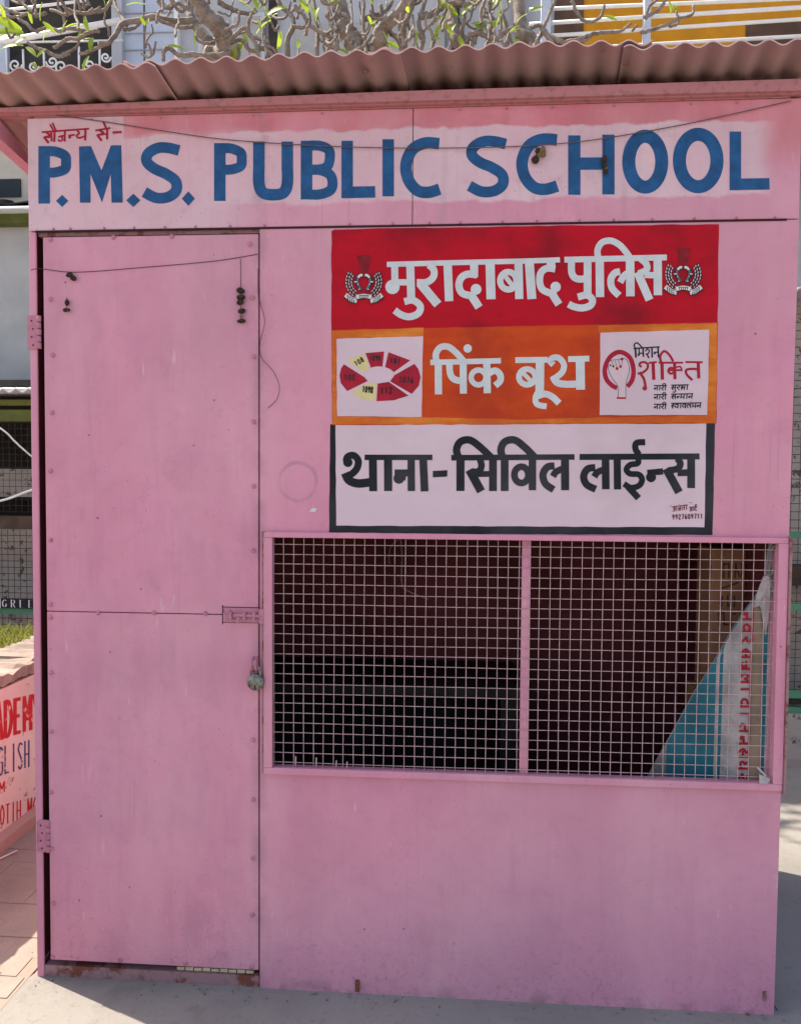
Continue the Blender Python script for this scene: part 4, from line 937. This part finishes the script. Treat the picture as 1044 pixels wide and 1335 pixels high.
MB().box((xg-.014, CY-.018, zc_(793)+.001), (xg-.008, CY-.0165, zc_(780))).build('board_edge', 'off_white', bd)
cord('loose_cable', [(-60,525,2.9),(0,558,2.9),(20,576,2.9),(38,592,2.9),(120,660,2.9)], .006, 'off_white', 'pale cable running down in front of the dark mesh shed', 'cable')
cord('white_pipe', [(-80,668,2.9),(0,653,2.9),(38,640,2.9),(120,612,2.9)], .008, 'white_metal', 'white pipe rising in front of the dark mesh shed', 'pipe')

RY = 2.02
zr = lambda p: W(1036, p, RY).z
sh2 = empty('wire_cage_shed', (4.2, 2.8, 0), label='wire mesh shed with green bars on a stained base wall behind the booth', cat='shed')
B0, B1 = 1.0, 6.6
MB().box((B0, RY, 0), (B1, RY+.12, zr(932))).build('base_wall', 'stain_wall', sh2)
for a, b_ in ((934, 924), (912, 902), (797, 788), (702, 694)): MB().box((B0, RY+.02, zr(a)), (B1, RY+.05, zr(b_))).build('cross_bar', 'green', sh2)
MB().box((B0, RY+.4, 0), (B1, RY+.45, 2.4)).build('back_panel', 'stain_wall', sh2)
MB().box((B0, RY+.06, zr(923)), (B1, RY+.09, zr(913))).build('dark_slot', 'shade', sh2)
for x in (B0, 4.2, B1-.07): MB().box((x, RY+.055, 0), (x+.07, RY+.12, 2.4)).build('post', 'green', sh2)
b = MB(); net(b, B0, B1, zr(923), 2.35, RY+.035, .042, .0018); tag(b.build('wire_mesh', 'dark_mesh', sh2), kind='stuff')
corr('corrugated_roof', B0-.05, B1+.1, RY+.08, RY+1.3, 2.42, 2.55, 'zinc', sh2)  # unseen roof, carried behind the booth to shade the ground at right
MB().box((B0, RY+.2, zr(770)), (B1, RY+.39, zr(745))).build('shelf', 'brown_iron', sh2)

# ------------------------------------------------------------------ buildings behind
def building(name, label, x0, x1, y0, y1, z1, mat):
    e = empty(name, ((x0+x1)/2, (y0+y1)/2, 0), label=label, cat='building')
    MB().box((x0, y0, 0), (x1, y1, z1)).build('wall', mat, e); return e
BY = 5.4
zb2 = lambda p: W(20, p, BY).z
bA = building('annex_building', 'grey rendered single storey annex with an olive fascia under its white roof edge', -7.5, -1.2, BY, BY+1.4, zb2(296), 'grey_wall')
MB().box((-7.6, BY-.12, zb2(296)), (-1.1, BY+1.4, zb2(284))).build('fascia', 'olive', bA)
MB().prism([(-7.7, BY-.30, zb2(286)), (-7.7, BY-.30, zb2(284)), (-7.7, BY+.1, zb2(277)+.10), (-7.7, BY+1.4, zb2(277)+.12), (-7.7, BY+1.4, zb2(284)+.005), (-7.7, BY-.13, zb2(284)+.005)], (6.65, 0, 0)).build('roof_slab', 'white_metal', bA)
tp = MB(); P = []
for i in range(30):
    x = -7.4+i*.205; row = []
    for j in range(6): row.append((x, BY+.12+j*.25, zb2(277)+.13+.24*abs(math.sin(i*1.1))*math.sin(math.pi*min(1, (j+.15)/5))+.03*mnoise.noise(Vector((x*2, j, 0)))))
    P.append(row)
to = tp.grid(P, smooth=False).build('tarp', 'black_sheet'); s_ = to.modifiers.new('thick', 'SOLIDIFY'); s_.thickness = .01
tag(to, 'crumpled black tarpaulin spread over the white roof edge of the grey annex', 'tarpaulin')
# main house, seen above the booth roof
HY = 7.0
hB = building('house', 'pale blue house with a railed balcony and ochre panels behind the frangipani', -9, 9, HY, HY+5, 9.5, 'blue_wall')
def hb(name, x0, x1, p0, p1, mat, y0=HY, dpt=.05, parent=hB):     # x in photo columns, p in photo rows at the house face
    a = W(x0, p1, y0-dpt); c_ = W(x1, p0, y0-dpt)
    return MB().box((a.x, y0-dpt, a.z), (c_.x, y0-.001, c_.z)).build(name, mat, parent)
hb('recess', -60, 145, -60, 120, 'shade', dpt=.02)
hb('recess_pillar', -60, 5, -60, 140, 'blue_trim', dpt=.12); hb('pillar', 146, 158, -60, 140, 'blue_wall', dpt=.14)
for a, c_ in ((160, 186), (190, 226)): hb('shutter_leaf', a, c_, -60, 130, 'blue_trim', dpt=.05)
for p in (14, 40, 62, 90):
    hb('shutter_rail', 161, 225, p, p+3, 'blue_wall', dpt=.07)
hb('downpipe', 227, 231, -60, 130, 'white_metal', dpt=.10)
w1 = hb('window', 258, 345, 15, 120, 'zinc', dpt=.06); hb('pane', 264, 300, 20, 115, 'grey_wall', HY-.06, .012, w1); hb('pane', 305, 340, 20, 115, 'grey_wall', HY-.06, .012, w1)
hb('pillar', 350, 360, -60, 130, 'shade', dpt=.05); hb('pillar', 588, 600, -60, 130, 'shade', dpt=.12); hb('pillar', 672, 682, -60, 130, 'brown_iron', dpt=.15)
w2 = hb('window', 385, 580, 25, 120, 'grey_wall', dpt=.04)
hb('balcony_back', 722, 1200, -60, 130, 'yellow', dpt=.05); hb('dark_opening', 722, 762, -60, 130, 'umber', dpt=.07); hb('umber_panel', 972, 1090, 25, 75, 'umber', dpt=.07)
RYY = HY-1.1
def rail(p0, p1, r, mat, name='rail'):
    MB().tube([W(p0[0], p0[1], RYY), W(p1[0], p1[1], RYY)], r, 8).build(name, mat, hB)
for a, c_ in ((704, 719), (838, 850)): hb('balcony_post', a, c_, -60, 140, 'blue_trim', RYY, .09)
rail((690, 12), (1200, -9), .018, 'white_metal'); rail((690, 31), (1200, 0), .018, 'white_metal'); rail((690, 30), (1200, -2), .012, 'white_metal'); rail((690, 48), (1200, 14), .018, 'white_metal'); rail((690, 66), (1200, 38), .018, 'white_metal')
a = W(690, 90, RYY); c_ = W(1300, 90, RYY); MB().box((a.x, RYY-.02, a.z-.7), (c_.x, HY-.001, a.z-.5)).build('balcony_slab', 'blue_wall', hB)
# scrolled grille at the left
gl = empty('window_grille', tuple(W(75, 90, HY-.4)), label='white scrolled iron grille in the dark recess of the pale blue house', cat='grille')
GY = HY-.35
def gp(x, y): return W(x, y, GY)
b = MB()
for (p0, p1) in (((-40,56),(160,52)), ((-40,96),(160,94)), ((8,56),(9,96)), ((30,64),(31,96)), ((57,64),(58,96)), ((103,60),(103,96)), ((130,58),(130,96))): b.tube([gp(*p0), gp(*p1)], .012, 6)
b.build('grille_bar', 'white_metal', gl)
for cx_, cy_, r, s_ in ((20,84,9,1), (68,80,8,-1), (80,86,10,1), (138,74,7,1), (116,84,8,-1), (44,86,7,1), (118,38,5,1)):
    P = [gp(cx_+s_*r*(1-t/14)*math.cos(t*.75), cy_+r*(1-t/14)*math.sin(t*.75)) for t in range(13)]
    MB().tube(spline(P, 3), .011, 6).build('scroll', 'white_metal', gl)
for y0_, x0_, y1_, x1_, r, lb in ((16, -20, 0, 112, .014, 'upper'), (58, -20, 26, 160, .03, 'lower')):
    tag(MB().tube([W(x0_, y0_, HY-1.2), W(x1_, y1_, HY-1.2)], r, 8).build('slanting_pipe', 'white_metal'), f'{lb} white slanting pipe crossing the dark recess of the house', 'pipe')
# a tall neighbour closing the view on the left and far right
building('neighbour_building', 'beige rendered building with a dark window rising behind the grey annex', -9.2, -2.55, 6.95-1.0, 6.95, 5.1, 'beige_wall')
nb = bpy.data.objects['neighbour_building']
a = W(-60, 258, 5.94); c_ = W(27, 233, 5.94); wn_ = MB().box((a.x, 5.93, a.z), (c_.x, 5.949, c_.z)).build('window', 'glass', nb)

# ------------------------------------------------------------------ frangipani tree behind the booth
tree = empty('frangipani_tree', (.63, 2.6, 0), label='bare knotted frangipani tree with a few young leaves behind the booth roof', cat='tree')
TY = 2.5
def tp_(x, y, dy=0): return W(x, y, TY+dy)
br = MB(); tips = []
def limb(pts, r0, r1, n=7, dy0=0, dy1=0, tip=True):
    m = len(pts); P = []
    for i, (x, y) in enumerate(pts): P.append(tp_(x, y, dy0+(dy1-dy0)*i/(m-1)))
    Q = spline(P, 6); L = len(Q)
    for i in range(1, L-1): Q[i] = tuple(Vector(Q[i])+Vector([random.uniform(-.0025, .0025) for _ in range(3)]))
    rad = [(r0+(r1-r0)*i/(L-1))*(1+.05*math.sin(i*2.1)+random.uniform(-.03, .03))*.92 for i in range(L)]
    br.tube(Q, rad, n); 
    if tip: tips.append((Vector(Q[-1]), (Vector(Q[-1])-Vector(Q[-min(3, L)])).normalized()))
    return Q
fork = (.55, 2.6, 2.55)
tk = MB(); tk.tube(spline([(.65, 2.72, -.05), (.63, 2.70, .1), (.56, 2.62, .8), (.52, 2.6, 1.6), fork], 6), [.17]*3+[.14-.0025*i for i in range(22)], 12); tk.build('trunk', 'bark', tree)
def main(pts, r0, r1, dy1=0): # a limb from the fork up to measured points
    P = [Vector(fork)]+[tp_(x, y, dy1*(i+1)/len(pts)) for i, (x, y) in enumerate(pts)]
    Q = spline(P, 7); L = len(Q); br.tube([tuple(Vector(q)+Vector([random.uniform(-.003, .003) for _ in range(3)])) for q in Q], [(r0+(r1-r0)*i/(L-1))*(1+.08*math.sin(i*1.7)) for i in range(L)], 9); return Q
main([(302,100),(300,72),(292,50),(286,36),(268,18),(255,-4),(235,-40)], .075, .034, -.3)
main([(470,95),(462,60),(452,40),(445,18),(440,-10),(430,-60)], .07, .035, .1)
main([(488,90),(494,60),(498,38),(520,18),(545,-20)], .06, .026, -.2)
main([(600,90),(592,50),(588,10),(580,-40)], .05, .026, .3)
main([(680,95),(678,40),(676,0),(672,-50)], .05, .026, .15)
main([(285,95),(283,72),(268,48),(252,28),(246,10),(240,-20)], .045, .020, .2)
for pts, r0, r1, a, c_ in (
  ([(252,26),(225,27),(200,22),(180,26),(160,30),(150,45),(140,56),(128,55)], .022, .013, 0, -.2), ([(165,32),(158,20),(150,5),(148,-12)], .013, .010, -.1, .1),
  ([(252,34),(235,35),(212,28),(206,24)], .012, .009, -.1, -.15), ([(162,38),(172,37),(182,30)], .011, .009, -.1, 0),
  ([(128,40),(118,41),(100,50),(88,50),(80,56),(70,62)], .013, .011, -.1, 0), ([(110,40),(90,36),(78,40),(62,36),(46,40),(34,30),(24,24)], .013, .010, 0, .1),
  ([(90,68),(82,72),(72,72),(60,66),(48,62),(36,55)], .013, .010, 0, 0), ([(82,70),(92,66),(100,60),(103,54)], .010, .008, 0, 0), ([(140,56),(122,64),(112,68),(104,70)], .012, .009, -.1, 0),
  ([(60,16),(46,20),(40,12),(34,8),(20,-4)], .012, .010, .1, .2), ([(100,14),(84,18),(74,14),(66,12)], .011, .009, 0, .1), ([(132,10),(118,16),(100,16),(86,10),(82,2)], .012, .010, 0, 0), ([(0,8),(14,14),(28,18),(40,16)], .014, .010, .2, .1),
  ([(0,20),(10,20),(18,22),(30,20)], .010, .008, .1, .1), ([(150,-5),(140,8),(132,14),(120,16)], .012, .009, .05, .1),
  ([(205,0),(212,8),(222,10),(232,4),(244,10),(246,-4)], .012, .010, -.1, 0), ([(222,-2),(230,10),(238,14),(246,4)], .010, .009, -.1, 0),
  ([(302,70),(280,72),(262,72),(250,70),(240,72),(228,68),(220,62),(214,66),(213,78)], .018, .012, -.2, -.3), ([(280,55),(268,56),(258,52),(254,46)], .011, .009, 0, 0),
  ([(292,40),(302,35),(310,30),(312,14)], .011, .008, -.3, -.3), ([(300,52),(312,40),(320,36),(326,46),(338,50),(350,56)], .013, .010, -.3, -.2), ([(284,2),(296,8),(308,14),(322,17),(334,14)], .017, .011, -.2, -.1), ([(300,55),(316,52),(322,62),(334,66),(350,60),(362,70)], .012, .010, -.25, -.2),
  ([(336,75),(334,58),(324,40),(326,22),(332,10)], .014, .009, -.25, -.2), ([(360,82),(350,66),(338,62)], .016, .012, -.2, -.2),
  ([(375,78),(375,50),(382,34),(380,20),(366,8),(360,-8)], .018, .012, -.1, 0), ([(382,34),(395,35),(404,30),(400,24)], .012, .010, -.1, -.1), ([(413,78),(414,50),(413,24),(408,-4)], .014, .011, -.1, 0),
  ([(436,70),(440,54),(432,48),(420,42),(410,36),(402,30),(395,18),(384,6)], .014, .011, -.15, -.1), ([(442,62),(432,60),(424,56),(420,46)], .012, .010, -.15, -.15), ([(440,40),(430,28),(428,10),(420,-6)], .015, .011, 0, .1), ([(452,36),(458,30),(455,22),(446,18)], .012, .010, -.1, -.1),
  ([(455,70),(470,62),(480,52),(486,44)], .011, .009, -.2, -.2), ([(478,70),(476,52),(473,30),(474,6),(470,-10)], .014, .010, -.1, 0), ([(470,28),(480,22),(492,18),(504,12),(512,0)], .018, .011, 0, .05), ([(505,64),(503,48),(505,36)], .012, .009, -.1, -.1),
  ([(525,66),(520,52),(512,44),(502,36),(498,22),(496,6)], .018, .013, -.1, 0), ([(528,62),(532,50),(545,44),(548,50)], .012, .009, -.1, -.1), ([(525,40),(532,20),(538,6),(545,-8)], .020, .014, .1, .1),
  ([(545,72),(552,50),(546,32),(550,14),(556,-6)], .016, .012, .1, .1), ([(552,40),(562,30),(570,24)], .010, .008, 0, 0), ([(562,66),(568,46),(576,26),(584,6)], .012, .010, 0, .05), ([(545,22),(562,18),(574,10),(590,4),(605,6),(622,2)], .024, .016, .1, .2),
  ([(612,68),(618,48),(628,36),(626,18),(632,0)], .016, .011, -.1, -.05), ([(610,46),(622,42),(636,48),(648,50),(660,40),(672,36)], .017, .012, -.1, -.1), ([(640,68),(636,52),(640,34),(638,14),(644,-4)], .015, .011, 0, .05), ([(655,66),(664,50),(660,30),(652,14)], .013, .010, 0, 0), ([(624,66),(634,62),(640,54)], .010, .008, -.1, -.1), ([(606,62),(602,40),(606,16),(602,-4)], .015, .011, 0, 0), ([(650,30),(640,20),(632,14)], .010, .008, 0, 0),
  ([(695,62),(704,46),(712,26),(720,8),(726,-8)], .014, .010, -.1, 0), ([(720,56),(708,40),(704,32),(692,36)], .014, .011, -.1, -.1), ([(740,58),(728,52),(716,46),(710,38)], .014, .011, -.1, -.1), ([(738,54),(756,50),(772,44),(788,42),(808,40),(822,30)], .013, .009, -.1, -.1),
  ([(745,0),(756,22),(770,28),(782,22),(788,6)], .011, .009, 0, 0), ([(772,44),(764,52),(752,52)], .010, .008, -.1, -.1), ([(835,42),(850,38),(868,32),(884,24),(902,18),(904,6)], .012, .008, -.05, 0), ([(840,22),(856,14),(866,2),(870,-8)], .012, .009, 0, 0), ([(872,34),(884,30),(882,14)], .009, .007, 0, 0), ([(842,24),(846,8),(862,-4)], .010, .008, 0, 0), ([(824,40),(830,32)], .008, .007, 0, 0)):
    limb(pts, r0, r1, 7, a, c_)
for i in range(230):           # further crooked twigs through the depth of the crown
    x = random.choice((random.uniform(300, 700), random.uniform(350, 690), random.uniform(370, 680), random.uniform(-60, 330))); y = random.uniform(-90, 78); a = random.uniform(-.6, .6); s_ = random.choice((-1, 1)); L = random.uniform(7, 22)
    if random.random() < .5: pts = [(x, y), (x+s_*L*.5, y+random.uniform(2, 9)), (x+s_*L, y+random.uniform(-4, 4)), (x+s_*L*1.25, y-random.uniform(8, 20))]
    else: pts = [(x, y), (x+s_*L*.15, y-random.uniform(8, 14)), (x+s_*L*.5, y-random.uniform(16, 24)), (x+s_*L*.4, y-random.uniform(28, 42))]
    limb(pts, random.uniform(.007, .011), .006, 6, a, a+random.uniform(-.2, .2))
br.build('limbs', 'bark', tree)['kind'] = 'stuff'
lm = MB(); P = []
for i in range(7):
    t = i/6; w = .020*math.sin(math.pi*(t*.86+.08))**.8; P.append([(-w, t*.13, .010*math.sin(t*3)), (0, t*.13, .010*math.sin(t*3)-.006), (w, t*.13, .010*math.sin(t*3))])
lm.grid(P); leaf0 = lm.build('leaf', 'leaf', tree)
def leaf(pos, d, s_, first=[True]):
    o = leaf0 if first[0] else leaf0.copy()
    if not first[0]: sc.collection.objects.link(o); o.parent = tree
    first[0] = False; o.matrix_parent_inverse = tree.matrix_world.inverted()
    z = Vector((random.uniform(-.6, .6), -random.uniform(.2, 1), random.uniform(.1, 1))).normalized(); y = d.normalized(); xx = y.cross(z).normalized(); z = xx.cross(y)
    o.matrix_basis = Matrix.Translation(pos) @ Matrix((xx, y, z)).transposed().to_4x4() @ Matrix.Scale(s_, 4)
lv = [(28,38,-.8,.3,1.1),(30,42,-.9,0,1.1),(26,46,-.9,-.1,1.0),(34,48,-.6,-.5,.8),(30,58,-1,-.15,.9),(34,60,.2,-.2,.7),(42,30,0,.9,.6),(52,26,.3,.6,.6),(110,20,.3,-.9,.8),(108,30,-.9,-.3,.8),(120,48,.1,-.9,.7),(80,44,.3,.7,.6),(72,42,-.6,.5,.6),(56,52,.5,.6,.6),(116,72,-.3,-.9,.7),(48,74,.6,.4,.5),(44,80,.3,-.7,.5),
      (190,4,-.8,-.2,.7),(240,63,-.9,.05,.8),(254,58,.25,.9,.6),(304,78,0,1,.8),(306,76,.4,.7,.7),(336,10,-.2,.9,.9),(340,12,.6,.6,.9),(334,16,-.8,.4,.8),(345,20,.8,.1,.9),(340,22,.1,-.8,.8),(334,42,.6,.5,.7),(362,64,.2,.9,.6),(410,28,.3,.9,.6),(485,28,.2,-.8,.7),(498,66,.5,.3,.6),(508,64,-.3,.7,.6),(456,70,-.7,.3,.6),(520,62,-.5,.3,.6),(538,62,.3,.8,.6),(484,2,.1,.8,.7),(560,50,.7,-.3,.6),(566,48,.3,.6,.5),(574,10,.2,.8,.8),(596,20,-.6,.6,.8),(598,22,.7,.5,.8),(594,30,-.3,-.7,.7),(614,30,.8,-.1,.8),(618,30,.5,-.6,.7),(590,44,-.5,.6,.6),(598,46,.3,-.8,.7),(640,6,.5,.7,.8),(660,4,.8,.1,.8),(656,34,-.3,.7,.6),(672,30,.6,.5,.6),(690,14,.7,.2,.6),(812,26,.9,.1,.5),(805,26,-.7,.2,.5),(872,0,.1,-.9,.5),(668,50,.6,-.5,.5)]
for x, y, dx, dz, s_ in lv:
    d = Vector((dx, random.uniform(-.5, .1), dz)); leaf(tp_(x, y, random.uniform(-.3, 0)), d, s_*random.uniform(.95, 1.25))
for p, d in tips:
    if random.random() < .30 and p.z > 3.2:
        for _ in range(random.randint(1, 2)): leaf(p, d+Vector([random.uniform(-.6, .6) for _ in range(3)]), random.uniform(.35, .7))
